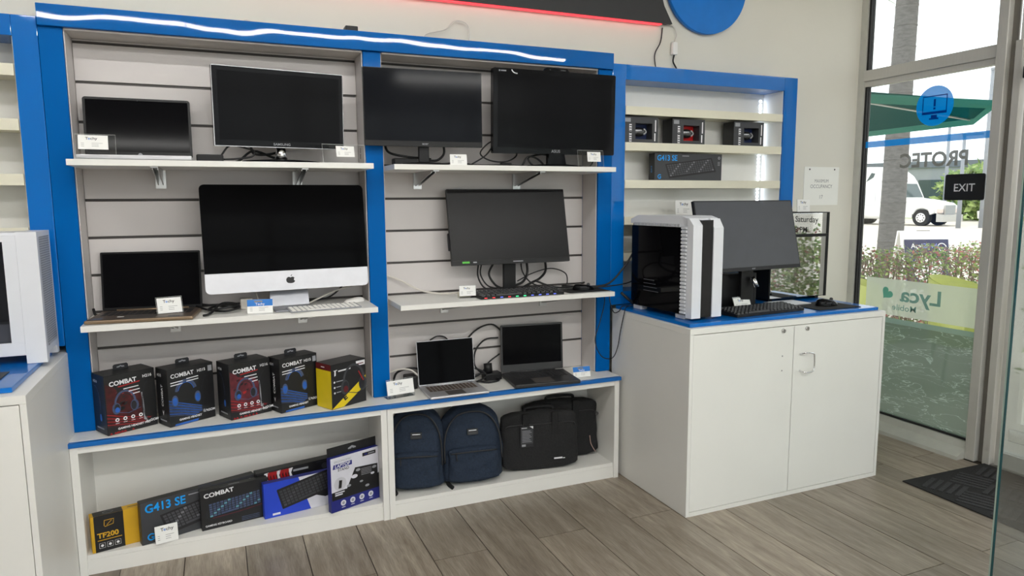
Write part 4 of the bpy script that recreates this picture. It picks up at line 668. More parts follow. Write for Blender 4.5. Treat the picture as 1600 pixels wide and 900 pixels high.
def combat_headset(label, fl, yaw, style, w=0.207, d=0.125, h=0.262):
    t, FF, FL, FT = box_at('headset_box', label, 'box', fl, 0.5978, yaw, w, d, h, 'pr_black', group='gaming headset boxes on the worktop')
    p = M(); red = style != 'blue'
    if red:
        bgm = 3 if style == 'red' else 8
        p.poly(FF, [(0.004, 0.05), (w * 0.70, 0.06), (w * 0.70, h * 0.60), (w * 0.55, h * 0.72), (w * 0.30, h * 0.66), (w * 0.16, h * 0.80), (0.004, h * 0.86)], bgm, 0.0003)
        random.seed(len(label)); 
        for i in range(22): x, y = random.uniform(0.02, w * 0.66), random.uniform(0.09, h * 0.72); r = random.uniform(0.004, 0.014); p.poly(FF, [(x, y), (x + r, y + r * 0.4), (x + r * 1.4, y + r * 1.3), (x - r * 0.3, y + r)], (2 if i % 3 == 0 else bgm) if i % 2 else 0, 0.0005)
        for i in range(9): yy = 0.028 + i * 0.0075; p.line(FF, [(0.002, yy + 0.012), (w * 0.33, yy * 0.75 + 0.010), (w * (0.66 + 0.03 * i), yy * 0.4 + 0.008)], 0.0030, 2 if i % 2 else bgm, 0.0007)
        headset(p, FF, w * 0.38, h * 0.50, 0.115, 5, 6, 4)
        for i in range(4):
            x = w * (0.20 + 0.155 * i); p.disc(FF, x, 0.062, 0.0085, 1, 0.0013, n=12).disc(FF, x, 0.062, 0.004, 0, 0.0016, n=8).rect(FF, x - 0.008, 0.046, x + 0.008, 0.048, 1, 0.0013)
        for i, (a, b) in enumerate(((0.36, 0.66), (0.46, 0.68), (0.54, 0.68))): p.line(FF, [(w * a, h * (0.735 - i * 0.055)), (w * b, h * (0.745 - i * 0.055))], 0.004, 1, 0.0011)
        p.poly(FF, [(w * 0.25, h * 0.795), (w * 0.70, h * 0.83), (w * 0.68, h * 0.81), (w * 0.27, h * 0.775)], 2, 0.0009)
        p.text(FF, 'COMBAT', w * 0.09, h * 0.815, 0.020, 1, 0.0013, bold=0.03, sx=1.0, rot=2).text(FF, 'H216', w * 0.75, h * 0.865, 0.013, 1, 0.0013, bold=0.02, rot=2)
        p.text(FF, 'GAMING HEADSET PRO', w * 0.20, 0.018, 0.009, 1, 0.0013, bold=0.03, sx=1.05).text(FF, 'ARGOM', w * 0.76, 0.022, 0.011, 1, 0.0013, bold=0.03)
        for i in range(10): x = random.uniform(0.004, w * 0.6); p.poly(FF, [(x, 0.002), (x + 0.012, 0.002), (x + 0.009, 0.008), (x + 0.004, 0.011)], 2, 0.0007)
    else:
        for i in range(10): yy = 0.040 + i * 0.0075; p.line(FF, [(0.002, yy + 0.014), (w * 0.33, yy * 0.8 + 0.010), (w * (0.55 + 0.03 * i), yy * 0.45 + 0.010)], 0.0032, 4 if i % 2 else 5, 0.0005)
        p.arc(FF, w * 0.38, h * 0.56, 0.045, 0.055, 15, 170, 0.012, 5, 0.0009).arc(FF, w * 0.38, h * 0.56, 0.037, 0.046, 15, 165, 0.003, 4, 0.0011)
        for sx in (-0.052, 0.052): p.disc(FF, w * 0.38 + sx, h * 0.44, 0.015, 5, 0.0011, ry=0.026).disc(FF, w * 0.38 + sx, h * 0.43, 0.011, 4, 0.0014, ry=0.019)
        for a, b in ((0.06, 0.76), (0.06, 0.715), (0.40, 0.79), (0.40, 0.745)): p.line(FF, [(w * a, h * b), (w * (a + 0.26), h * (b + 0.012))], 0.004, 1, 0.0011)
        p.text(FF, 'COMBAT', w * 0.07, h * 0.84, 0.019, 1, 0.0013, bold=0.02, sx=0.98, rot=2).text(FF, 'H215', w * 0.64, h * 0.87, 0.013, 1, 0.0013, bold=0.02, rot=2).rect(FF, w * 0.88, h * 0.85, w * 0.97, h * 0.95, 7, 0.0009)
        p.text(FF, 'GAMING HEADSET', w * 0.20, 0.022, 0.009, 1, 0.0013, bold=0.03).text(FF, 'ARGOM', w * 0.74, 0.035, 0.011, 1, 0.0013, bold=0.03)
        p.poly(FF, [(w * 0.10, 0.002), (w * 0.6, 0.002), (w * 0.62, 0.012), (w * 0.12, 0.010)], 4, 0.0005)
    p.poly(FF, [(w * 0.70, 0.05), (w * 0.985, 0.05), (w * 0.985, h * 0.84), (w * 0.74, h * 0.80), (w * 0.71, h * 0.6)], 0, 0.0010).line(FF, [(w * 0.715, h * 0.62), (w * 0.73, h * 0.40), (w * 0.74, h * 0.18)], 0.006, 7 if red else 6, 0.0014).disc(FF, w * 0.76, h * 0.16, 0.008, 7, 0.0014, n=10).arc(FF, w * 0.86, h * 0.45, 0.03, 0.09, 100, 260, 0.005, 6, 0.0014)
    p.build('front_print', t, PM)
    q = M().text(FL, 'H216' if red else 'H215', d * 0.14, h * 0.86, 0.012, 1, 0.0006, bold=0.02)
    if red: q.arc(FL, d * 0.25, h * 0.42, 0.05, 0.11, 0, 100, 0.012, 6, 0.0006).arc(FL, d * 0.25, h * 0.42, 0.045, 0.10, 0, 100, 0.003, 5, 0.0009).disc(FL, d * 0.60, h * 0.30, 0.016, 6, 0.0006, ry=0.030).disc(FL, d * 0.58, h * 0.28, 0.009, 4, 0.0010, ry=0.016)
    else: q.text(FL, 'COMBAT', d * 0.55, h * 0.34, 0.016, 1, 0.0006, bold=0.02, rot=90, sx=1.1).poly(FL, [(d * 0.42, h * 0.28), (d * 0.50, h * 0.24), (d * 0.56, h * 0.28), (d * 0.50, h * 0.18)], 1, 0.0006)
    q.rect(FL, d * 0.2, 0.022, d * 0.75, 0.028, 7, 0.0006); q.build('side_print', t, PM)
    Ft = Frame((-0.032, d * 0.18, h), (1, 0, 0), (0, 0, 1), (0, -1, 0)); M().prism([(0, 0), (0.064, 0), (0.064, 0.020), (0.058, 0.026), (0.006, 0.026), (0, 0.020)], Ft, 0.0012).build('hang_tab', t, ['pr_dark'])
    M().poly(Ft, [(0.016, 0.010), (0.026, 0.010), (0.032, 0.014), (0.038, 0.010), (0.048, 0.010), (0.048, 0.015), (0.036, 0.017), (0.032, 0.020), (0.028, 0.017), (0.016, 0.015)], 0, 0.0016).build('hang_hole', t, ['pr_lgrey'])
combat_headset('black and red COMBAT headset box at the left end of the worktop', (0.146, -0.414), 29, 'red', w=0.211, d=0.125)
combat_headset('black and blue COMBAT headset box between the two red ones', (0.386, -0.400), 29, 'blue', w=0.213, d=0.105)
combat_headset('black and rose-red COMBAT headset box, middle of the worktop row', (0.638, -0.402), 24, 'rose', w=0.20, d=0.125)
combat_headset('black and blue COMBAT headset box next to the yellow one', (0.859, -0.388), 25, 'blue', w=0.200, d=0.105)
w, d, h = 0.207, 0.118, 0.220
t, FF, FL, FT = box_at('headset_box', 'black and yellow headset box with diagonal stripe beside the middle post', 'box', (1.088, -0.428), 0.5978, 28, w, d, h, 'pr_black', group='gaming headset boxes on the worktop')
M().rect(FL, 0, 0.001, d, h * 0.86, 0).rect(FL, 0, h * 0.86, d, h, 1).rect(FL, d * 0.35, h * 0.915, d * 0.58, h * 0.935, 2, 0.0007).build('side_print', t, ['pr_yellow', 'pr_maroon', 'pr_white'])
p = M().poly(FF, [(0.004, 0.002), (0.07, 0.002), (w, 0.085), (w, 0.135), (0.0, 0.002)], 0, 0.0003).text(FF, 'E', w * 0.36, 0.030, 0.026, 1, 0.0008, bold=0.05, rot=30, sx=1.2).text(FF, 'I', w * 0.91, 0.088, 0.026, 1, 0.0008, bold=0.05, rot=30, sx=1.2)
p.poly(FF, [(0.012, h * 0.86), (0.036, h * 0.87), (0.036, h * 0.855), (0.028, h * 0.85), (0.027, h * 0.75), (0.018, h * 0.73), (0.020, h * 0.845)], 2, 0.0006).poly(FF, [(0.042, h * 0.815), (0.115, h * 0.825), (0.115, h * 0.855), (0.042, h * 0.845)], 2, 0.0006)
for i in range(3): p.disc(FF, 0.018, h * (0.60 - 0.12 * i), 0.005, 2, 0.0006, n=8).rect(FF, 0.028, h * (0.595 - 0.12 * i), 0.075 - 0.01 * i, h * (0.615 - 0.12 * i), 4, 0.0006)
headset(p, FF, w * 0.64, h * 0.56, 0.165, 5, 3, 6, 0.0011); p.rect(FF, w * 0.72, h * 0.86, w * 0.985, h * 0.965, 2, 0.0010).rect(FF, w * 0.76, h * 0.89, w * 0.94, h * 0.91, 6, 0.0014)
p.line(FF, [(w * 0.78, h * 0.74), (w * 0.92, h * 0.5)], 0.006, 7, 0.0026)
p.build('front_print', t, ['pr_yellow', 'pr_black', 'pr_white', 'pr_dark', 'pr_lgrey', 'pr_grey', 'pr_maroon', 'pr_red'])
# ---- keyboard boxes on the bottom shelf
BS = 0.0885
w, d, h = 0.20, 0.05, 0.163
t, FF, FL, FT = box_at('gadget_box', 'small black and yellow TF200 box at the left end of the bottom shelf', 'box', (0.055, -0.428), BS, 14, w, d, h, 'pr_amber')
p = M().rect(FF, 0.012, 0.0, 0.125, h, 0, 0.0003).text(FF, 'TF200', 0.022, 0.062, 0.023, 1, 0.0008, bold=0.03, sx=1.0)
p.line(FF, [(0.052, 0.110), (0.085, 0.116), (0.088, 0.138), (0.052, 0.138), (0.050, 0.114)], 0.0025, 1, 0.0008).line(FF, [(0.060, 0.116), (0.080, 0.134)], 0.002, 1, 0.0008).rect(FF, 0.022, 0.050, 0.115, 0.053, 1, 0.0008)
for i in range(3): x = 0.027 + i * 0.030; p.line(FF, [(x, 0.016), (x + 0.022, 0.016), (x + 0.022, 0.038), (x, 0.038), (x, 0.016)], 0.0012, 2, 0.0008).disc(FF, x + 0.011, 0.027, 0.006, 2, 0.0008, n=8)
p.build('front_print', t, ['pr_black', 'pr_amber', 'pr_white'])
M().rect(FT, 0.012, 0.0, 0.125, d, 0, 0.0003).arc(FT, 0.07, d * 0.5, 0.02, 0.012, 0, 330, 0.002, 1, 0.0006).rect(FT, 0.145, d * 0.42, 0.20, d * 0.54, 0, 0.0005).build('top_print', t, ['pr_black', 'pr_lgrey'])
def g413(label, fl, z, yaw, w, d, h, group):
    t, FF, FL, FT = box_at('keyboard_box', label, 'box', fl, z, yaw, w, d, h, 'pr_grey', group=group)
    p = M().text(FF, 'G413 SE', w * 0.035, h * 0.74, h * 0.20, 0, 0.0008, bold=0.022, sx=0.92).disc(FF, w * 0.955, h * 0.86, h * 0.055, 2, 0.0006, n=16).disc(FF, w * 0.955, h * 0.86, h * 0.025, 3, 0.0010, n=10)
    for i in range(4): p.rect(FF, w * 0.935, h * (0.70 - i * 0.04), w * 0.97, h * (0.715 - i * 0.04), 2, 0.0006)
    p.arc(FF, w * 0.075, h * 0.16, h * 0.07, h * 0.07, 40, 320, h * 0.03, 0, 0.0008).rect(FF, w * 0.075, h * 0.13, w * 0.097, h * 0.165, 0, 0.0009).rect(FF, w * 0.40, h * 0.90, w * 0.5, h * 0.925, 2, 0.0006)
    kbimg(p, FF, (w * 0.225, h * 0.16), (w * 0.66, h * 0.24), (-w * 0.055, h * 0.42), 6, 19, 3, 4, bot=0.06, hi=5)
    p.build('front_print', t, ['pr_cyan', 'pr_white', 'pr_lgrey', 'pr_black', 'pr_key', 'pr_keyhi'])
    M().rect(FL, 0, 0, d, h, 0, 0.0003).text(FL, 'G413', d * 0.6, h * 0.3, d * 0.22, 1, 0.0007, rot=90).build('side_print', t, ['pr_black', 'pr_cyan'])
    M().rect(FT, 0, 0, w, d, 0, 0.0003).text(FT, 'G413 SE', w * 0.5, d * 0.35, d * 0.3, 1, 0.0007).build('top_print', t, ['pr_black', mat('pr_deepblue', srgb(20, 60, 110), 0.5)])
g413('grey G413 SE keyboard box with blue title on the bottom shelf', (0.247, -0.437), BS, 18.5, 0.505, 0.040, 0.195, 'mechanical keyboard boxes')
w, d, h = 0.30, 0.036, 0.192
t, FF, FL, FT = box_at('keyboard_box', 'black COMBAT keyboard box with glowing keyboard picture on the bottom shelf', 'box', (0.487, -0.395), BS, 9.5, w, d, h, 'pr_black')
p = M().text(FF, 'COMBAT', w * 0.05, h * 0.80, 0.021, 1, 0.0010, bold=0.03, sx=1.1, rot=4).text(FF, 'GAMING KEYBOARD', w * 0.05, h * 0.08, 0.009, 1, 0.0010, bold=0.02)
p.poly(FF, [(w * 0.06, h * 0.42), (w * 0.13, h * 0.66), (w * 0.9, h * 0.80), (w * 0.95, h * 0.5), (w * 0.92, h * 0.3), (w * 0.14, h * 0.22), (w * 0.075, h * 0.30)], 2, 0.0004)
kbimg(p, FF, (w * 0.12, h * 0.30), (w * 0.76, h * 0.10), (-w * 0.01, h * 0.34), 6, 14, 0, 3, l=0.0007, hi=4)
p.line(FF, [(w * 0.16, h * 0.275), (w * 0.55, h * 0.30), (w * 0.9, h * 0.36)], 0.003, 5, 0.0013)
for i in range(3): p.rect(FF, w * 0.58, h * (0.13 - 0.04 * i), w * 0.85, h * (0.145 - 0.04 * i), 3, 0.0010)
p.build('front_print', t, ['pr_black', 'pr_white', 'pr_dark', 'pr_steel', mat('pr_aqua', srgb(96, 150, 168), 0.5), 'pr_rose'])
M().rect(FT, w * 0.42, d * 0.36, w * 0.58, d * 0.5, 0, 0.0006).build('top_print', t, ['pr_lgrey'])
M().rect(FL, d * 0.4, h * 0.3, d * 0.55, h * 0.6, 0, 0.0006).build('side_print', t, ['pr_dark'])
w, d, h = 0.46, 0.034, 0.175
t, FF, FL, FT = box_at('keyboard_box', 'blue and white keyboard box showing a black keyboard on the bottom shelf', 'box', (0.760, -0.385), BS, 9.5, w, d, h, 'pr_royal')
p = M().poly(FF, [(w * 0.48, 0.001), (w * 0.999, 0.001), (w * 0.999, h * 0.999), (w * 0.36, h * 0.999)], 1, 0.0003).rect(FF, w * 0.08, h * 0.06, w * 0.16, h * 0.12, 1, 0.0008).disc(FF, w * 0.86, h * 0.36, 0.004, 3, 0.0008, n=8).rect(FF, w * 0.83, h * 0.18, w * 0.93, h * 0.21, 0, 0.0008)
P4 = lambda a, b: (w * (0.20 + 0.68 * a - 0.055 * b), h * (0.22 + 0.36 * a + 0.52 * b))
p.poly(FF, [P4(-0.02, -0.06), P4(0.5, -0.06), P4(0.62, -0.34), P4(0.80, -0.34), P4(0.86, -0.06), P4(1.03, -0.06), P4(1.02, 1.06), P4(-0.01, 1.06)], 2, 0.0006)
kbimg(p, FF, (w * 0.20, h * 0.24), (w * 0.66, h * 0.35), (-w * 0.052, h * 0.48), 6, 17, 2, 3, l=0.0009, hi=4)
p.build('front_print', t, ['pr_royal', 'pr_pale', 'pr_black', 'pr_grey', 'pr_key'])
M().rect(FT, 0, 0, w, d, 0, 0.0004).build('top_print', t, ['pr_navy'])
w, d, h = 0.42, 0.055, 0.205
t, FF, FL, FT = box_at('keyboard_box', 'black keyboard box with red torn-stripe print leaning behind the blue one', 'box', (0.735, -0.315), BS, 12, w, d, h, 'pr_black')
p = M(); random.seed(4)
for i in range(9): x = w * (0.10 + 0.035 * i); p.poly(FF, [(x, h * 0.74), (x + 0.012, h * 0.76), (x + 0.006, h * 0.85), (x + 0.016, h * 0.97), (x - 0.006, h * 0.96), (x - 0.003, h * 0.86)], 0 if i % 4 else 2, 0.0006)
p.rect(FF, w * 0.42, h * 0.86, w * 0.60, h * 0.91, 1, 0.0008).disc(FF, w * 0.80, h * 0.84, 0.016, 3, 0.0006).disc(FF, w * 0.86, h * 0.84, 0.012, 3, 0.0006); p.rect(FF, w * 0.7, h * 0.95, w * 0.9, h * 0.965, 3, 0.0007)
p.build('front_print', t, ['pr_red', 'pr_lgrey', 'pr_white', 'pr_grey'])
w, d, h = 0.272, 0.030, 0.275
t, FF, FL, FT = box_at('laptop_stand_box', 'white and navy laptop stand box with black hanging tab, right end of bottom shelf', 'box', (1.062, -0.452), BS, 20.5, w, d, h, 'pr_navy')
M().prism([(0, 0), (w, 0), (w, 0.045), (0, 0.045)], Frame((-w / 2, d / 2 - 0.004, h)), 0.003).build('hanging_flap', t, ['pr_black']); M().poly(Frame((-w / 2, d / 2 - 0.004, h)), [(w * 0.42, 0.016), (w * 0.48, 0.016), (w * 0.5, 0.022), (w * 0.52, 0.016), (w * 0.58, 0.016), (w * 0.58, 0.022), (w * 0.5, 0.032), (w * 0.42, 0.022)], 0, 0.0036).build('hang_hole', t, ['pr_lgrey'])
p = M().rect(FF, 0.004, h * 0.22, w - 0.001, h - 0.001, 1, 0.0003).poly(FF, [(0.004, h * 0.22), (w - 0.001, h * 0.22), (w - 0.001, h * 0.50), (w * 0.62, h * 0.30), (w * 0.3, h * 0.38), (0.004, h * 0.37)], 2, 0.0006)
p.poly(FF, [(w * 0.05, h * 0.79), (w * 0.44, h * 0.80), (w * 0.44, h * 0.88), (w * 0.07, h * 0.87)], 0, 0.0006).text(FF, 'LAPTOP', w * 0.09, h * 0.805, 0.017, 1, 0.0010, bold=0.03, shear=0.15, rot=1).text(FF, 'ERGONOMIC', w * 0.08, h * 0.90, 0.011, 3, 0.0008, sx=1.05).text(FF, 'STAND', w * 0.15, h * 0.735, 0.014, 2, 0.0008, bold=0.015)
p.rect(FF, w * 0.66, h * 0.88, w * 0.94, h * 0.945, 2, 0.0006).rect(FF, w * 0.70, h * 0.90, w * 0.76, h * 0.925, 0, 0.0010).rect(FF, w * 0.78, h * 0.902, w * 0.91, h * 0.922, 3, 0.0010)
A = [(0.50, 0.72), (0.97, 0.68), (0.97, 0.30), (0.70, 0.24), (0.30, 0.34)]; p.poly(FF, [(w * a, h * b) for a, b in A][::-1], 2, 0.0009)
for a, b, r in ((0.56, 0.66, 0.013), (0.90, 0.63, 0.013), (0.36, 0.42, 0.012), (0.74, 0.32, 0.012), (0.62, 0.43, 0.010), (0.86, 0.52, 0.011), (0.48, 0.56, 0.018)): p.disc(FF, w * a, h * b, r, 1 if b > 0.5 and a > 0.6 and b < 0.6 or a == 0.48 else 3, 0.0013, ry=r * 0.55, n=12)
for i in range(5): p.line(FF, [(w * 0.62, h * (0.66 - i * 0.028)), (w * 0.84, h * (0.65 - i * 0.028))], 0.0025, 3, 0.0013)
p.disc(FF, w * 0.19, h * 0.50, 0.034, 4, 0.0008).poly(FF, [(w * 0.15, h * 0.42), (w * 0.21, h * 0.42), (w * 0.23, h * 0.56), (w * 0.17, h * 0.57)], 2, 0.0012).rect(FF, w * 0.08, h * 0.335, w * 0.27, h * 0.355, 1, 0.0010).rect(FF, w * 0.08, h * 0.295, w * 0.23, h * 0.32, 1, 0.0010)
for i in range(4): x = w * (0.24 + 0.19 * i); p.disc(FF, x, h * 0.135, 0.0145, 1, 0.0006).disc(FF, x, h * 0.135, 0.008, 3, 0.0010, n=8).rect(FF, x - 0.010, h * 0.05, x + 0.010, h * 0.062, 1, 0.0006)
p.build('front_print', t, ['pr_navy', 'pr_pale', 'pr_black', 'pr_lgrey', mat('pr_offwhite', srgb(196, 196, 204), 0.5)])
# ---- boxed mice on the right-hand shelf unit
def mouse_box(label, fl, inner, w=0.232, d=0.10, h=0.150):
    t, FF, FL, FT = box_at('mouse_box', label, 'box', fl, 1.9145, -1, w, d, h, 'pr_grey', group='boxed mice on the shelf unit', faces='cut')
    x0, x1, z0, z1 = w * 0.34, w * 0.83, h * 0.16, h * 0.76; X = lambda a: a - w / 2; y0 = -d / 2
    b = M().box(X(0), y0, 0.0004, X(x0), d / 2, h).box(X(x1), y0, 0.0004, X(w), d / 2, h).box(X(x0), y0, 0.0004, X(x1), d / 2, z0).box(X(x0), y0, z1, X(x1), d / 2, h); b.build('carton', t, ['pr_grey'])
    M().box(X(x0), 0.012, z0, X(x1), 0.016, z1).build('window_lining', t, [inner])
    def fn(a, c): th, ph = 2 * math.pi * a, (c - 0.5) * math.pi; return (X((x0 + x1) / 2) - 0.012 + 0.048 * math.cos(ph) * math.cos(th), -0.014 + 0.020 * math.cos(ph) * math.sin(th), (z0 + z1) / 2 + 0.026 * math.sin(ph))
    M().grid(fn, 20, 9, closed_u=True).build('boxed_mouse', t, [mat('mouse_metal', (0.10, 0.10, 0.105), 0.22, metal=0.8)])
    cx = X((x0 + x1) / 2); M().tube([(cx + 0.012, -0.030, (z0 + z1) / 2 + 0.016), (cx + 0.030, -0.024, (z0 + z1) / 2), (cx + 0.012, -0.030, (z0 + z1) / 2 - 0.016)], 0.005).box(cx - 0.045, -0.033, (z0 + z1) / 2 + 0.004, cx - 0.005, -0.028, (z0 + z1) / 2 + 0.010).build('mouse_trim', t, ['silver'])
    p = M().rect(FF, w * 0.16, h * 0.06, w * 0.23, h * 0.40, 0, 0.0004).rect(FF, w * 0.16, h * 0.45, w * 0.23, h * 0.72, 0, 0.0004).rect(FF, w * 0.04, h * 0.80, w * 0.20, h * 0.95, 2, 0.0005).rect(FF, w * 0.89, h * 0.10, w * 0.925, h * 0.40, 0, 0.0004).rect(FF, w * 0.905, h * 0.46, w * 0.94, h * 0.9, 0, 0.0004)
    for i in range(7): p.rect(FF, w * 0.165, h * (0.10 + i * 0.09), w * 0.225, h * (0.135 + i * 0.09), 1, 0.0009)
    p.build('front_print', t, ['pr_white', 'pr_dark', 'pr_lgrey']); M().rect(FL, 0, 0, d, h, 0, 0.0003).build('side_print', t, ['pr_black'])
mat('lining_blue', srgb(16, 36, 84), 0.5); mat('lining_red', srgb(205, 20, 26), 0.45)
mouse_box('grey mouse box with blue window next to the right blue post', (2.796, -0.272), 'lining_blue'); mouse_box('grey mouse box with red window, middle of the three', (3.132, -0.272), 'lining_red'); mouse_box('grey mouse box with blue window, right of the three', (3.587, -0.272), 'lining_blue')
g413('small-looking grey G413 SE keyboard box on the right-hand shelf unit', (3.012, -0.270), 1.7005, -1.0, 0.485, 0.06, 0.162, 'mechanical keyboard boxes')
# ================================================================ bags
def blob(w, d, h, wf, df, ex=2.6, cy=0.0, seed=0, wr=0.006, nu=44, nv=30, lean=0.0, top=0.16, bot=0.08):
    rnd = random.Random(seed); ph = [rnd.uniform(0, 6.28) for _ in range(6)]
    def fn(a, b):
        th = 2 * math.pi * a; c, s = math.cos(th), math.sin(th); e = 2 / ex
        cap = 1.0
        if b > 1 - top: k = (b - (1 - top)) / top; cap = max(0.0, 1 - k ** 2.6) ** 0.5
        if b < bot: k = (bot - b) / bot; cap = max(0.0, 1 - k ** 2.4) ** 0.5
        wr_ = wr * (math.sin(9 * b + 3 * th + ph[0]) * math.sin(5 * th + ph[1]) + 0.6 * math.sin(17 * b - 4 * th + ph[2]))
        x = (w / 2 * wf(b) * cap + wr_ * (cap > 0.2)) * math.copysign(abs(c) ** e, c); y = (d / 2 * df(b) * (0.25 + 0.75 * cap if cap < 1 and b > 0.5 else max(cap, 0.3)) + wr_ * 0.8 * (cap > 0.2)) * math.copysign(abs(s) ** e, s)
        return (x, cy + y + lean * b * h, h * b)
    return lambda: M().grid(fn, nu, nv, closed_u=True), fn
def backpack(label, x, y, yaw, w, d, h, seed, lean):
    t = thing('backpack', label, 'backpack', (x, y, 0.0885), yaw, group='navy backpacks in the base unit')
    wf = lambda b: 1.0 - 0.20 * max(0, b - 0.45) ** 1.4 * 2; df = lambda b: 1.0 - 0.35 * b
    g, fn = blob(w, d, h, wf, df, seed=seed, lean=lean, top=0.30, wr=0.005); g().build('bag_body', t, ['navy_cloth'])
    front = lambda b, xx=0.0: lean * b * h - d / 2 * df(b)
    # front pocket
    ph = h * 0.44; g2, _ = blob(w * 0.80, d * 0.5, ph, lambda b: 1.0 - 0.06 * b, lambda b: 1.0 - 0.25 * b, seed=seed + 3, cy=0, lean=lean, top=0.12, bot=0.10, wr=0.004)
    o = g2().build('front_pocket', t, ['navy_cloth']); o.location = (0, -d * 0.36, h * 0.05)
    zf = lambda xx, b: (xx, -d * 0.36 + lean * b * ph - d * 0.25 * (1 - 0.25 * b) - 0.004 + 0.03 * (abs(xx) / (w * 0.4)) ** 4, h * 0.05 + ph * b)
    M().tube([zf(-w * 0.36, 0.84), zf(-w * 0.2, 0.88), zf(0, 0.89), zf(w * 0.2, 0.88), zf(w * 0.36, 0.84)], 0.004).build('pocket_zip', t, ['zip'])
    M().tube([zf(-w * 0.28, 0.86), (-w * 0.28, zf(0, 0.8)[1] - 0.006, zf(0, 0.86)[2] - 0.035)], 0.003, smooth=0).build('zip_pull', t, ['zip'])
    mz = [(xx, lean * b * h - d / 2 * df(b) * 0.80 - 0.010, h * b) for xx, b in ((-w * 0.45, 0.30), (-w * 0.43, 0.60), (-w * 0.33, 0.80), (-w * 0.15, 0.905), (w * 0.15, 0.905), (w * 0.33, 0.80), (w * 0.43, 0.60), (w * 0.45, 0.30))]
    M().tube(mz, 0.0045).build('main_zip', t, ['zip'])
    Fp = Frame((-0.035, lean * 0.62 * h - d / 2 * df(0.62) - 0.006, h * 0.62), (1, 0, 0), Vector((0, 0.2, 1)).normalized(), Vector((0, -1, 0.2)).normalized())
    M().prism([(0.006, 0.006), (0.064, 0.006), (0.064, 0.038), (0.006, 0.038)], Frame(Fp.p(0, 0, -0.01), Fp.r, Fp.u, Fp.n), 0.012).rect(Fp, 0.014, 0.027, 0.056, 0.031, 1, 0.0028).rect(Fp, 0.014, 0.012, 0.055, 0.015, 2, 0.0028).build('brand_patch', t, ['pr_black', 'pr_white', 'pr_grey'])
    M().tube([(-0.03, lean * h + 0.0, h - 0.005), (-0.025, lean * h, h + 0.018), (0.025, lean * h, h + 0.018), (0.03, lean * h, h - 0.005)], 0.007).build('carry_loop', t, ['navy_dark'])
    M().tube([(-w * 0.30, d * 0.2, 0.03), (-w * 0.40, -d * 0.2, 0.012), (-w * 0.36, -d * 0.62, 0.006)], 0.011, flat=0.35).build('strap_end', t, ['black_web'])
backpack('navy backpack half hidden by the divider, left of the pair', 1.530, -0.300, -14, 0.295, 0.17, 0.435, 2, 0.10)
backpack('navy backpack with front pocket, right of the pair', 1.828, -0.322, -6, 0.350, 0.175, 0.415, 8, 0.12)
def laptop_bag(label, x, y, yaw, w, d, h, seed, hang, stripe, lean):
    t = thing('laptop_bag', label, 'bag', (x, y, 0.0885), yaw, group='black laptop bags in the base unit')
    g, fn = blob(w, d, h, lambda b: 1.0 - 0.02 * abs(b - 0.5), lambda b: 1.0 - 0.2 * b, ex=4.5, seed=seed, lean=lean, top=0.14, bot=0.12, wr=0.003); g().build('bag_body', t, ['black_cloth'])
    yf = lambda b: lean * b * h - d / 2 * (1 - 0.2 * b) - 0.004
    M().tube([(xx, yf(0.78) + 0.001, h * 0.78 + zz) for xx, zz in ((-w * 0.46, -0.02), (-w * 0.40, 0), (0, 0.0), (w * 0.40, 0.0), (w * 0.46, -0.02))], 0.003).build('pocket_zip', t, ['zip'])
    for sx in (-0.19, 0.19): M().box(sx * w - 0.018, yf(0.9) - 0.0015, h * 0.55, sx * w + 0.018, yf(0.55) + 0.006, h * 0.97, 0, bev=0.001).build('webbing', t, ['black_web'])
    M().tube([(-0.19 * w, lean * h, h - 0.01), (-0.15 * w, lean * h, h + 0.012), (0.15 * w, lean * h, h + 0.012), (0.19 * w, lean * h, h - 0.01)], 0.009).build('carry_handle', t, ['black_web'])
    Fp = Frame((0, yf(0.0) - 0.002, 0), (1, 0, 0), (0, 0, 1), (0, -1, 0))
    if hang:
        Fh = Frame((-w * 0.27, yf(0.72) - 0.014, h * 0.42), (1, 0, 0), (0, 0, 1), (0, -1, 0)); p = M().prism([(0, 0), (0.075, 0), (0.075, h * 0.36), (0, h * 0.36)], Fh, 0.001).rect(Fh, 0.004, h * 0.06, 0.071, h * 0.31, 1, 0.0014)
        for i in range(8): p.rect(Fh, 0.010, h * (0.09 + 0.026 * i), 0.064 - 0.006 * (i % 3), h * (0.098 + 0.026 * i), 2, 0.0018)
        p.rect(Fh, 0.008, h * 0.015, 0.03, h * 0.05, 2, 0.0014).rect(Fh, 0.006, h * 0.325, 0.038, h * 0.335, 3, 0.0014).poly(Fh, [(0.052, h * 0.355), (0.073, h * 0.31), (0.073, h * 0.355)], 3, 0.0014); p.build('hang_tag', t, ['pr_dark', 'pr_grey', 'pr_lgrey', 'pr_white'])
        M().rect(Frame((0, yf(0.2) - 0.006, 0)), w * 0.16, h * 0.185, w * 0.27, h * 0.212, 0, 0.0).rect(Frame((0, yf(0.2) - 0.006, 0)), w * 0.275, h * 0.185, w * 0.305, h * 0.198, 0, 0.0).build('logo', t, ['pr_white'])
    if stripe: M().tube([(w * 0.37, yf(0.3) - 0.002, h * 0.36), (w * 0.385, yf(0.2) - 0.002, h * 0.22), (w * 0.45, yf(0.1) + 0.004, h * 0.07)], 0.0022).build('pale_piping', t, [mat('piping', srgb(190, 160, 150), 0.5)]); M().lathe([(0.010, -0.003), (0.013, 0), (0.010, 0.003), (0.007, 0), (0.010, -0.003)], (w * 0.495, 0.0, h * 0.70), n=14, ax='y').build('d_ring', t, ['chrome'])
laptop_bag('black laptop bag with grey hang tag in front of the other bag', 2.232, -0.340, -9, 0.445, 0.075, 0.335, 3, True, False, 0.10)
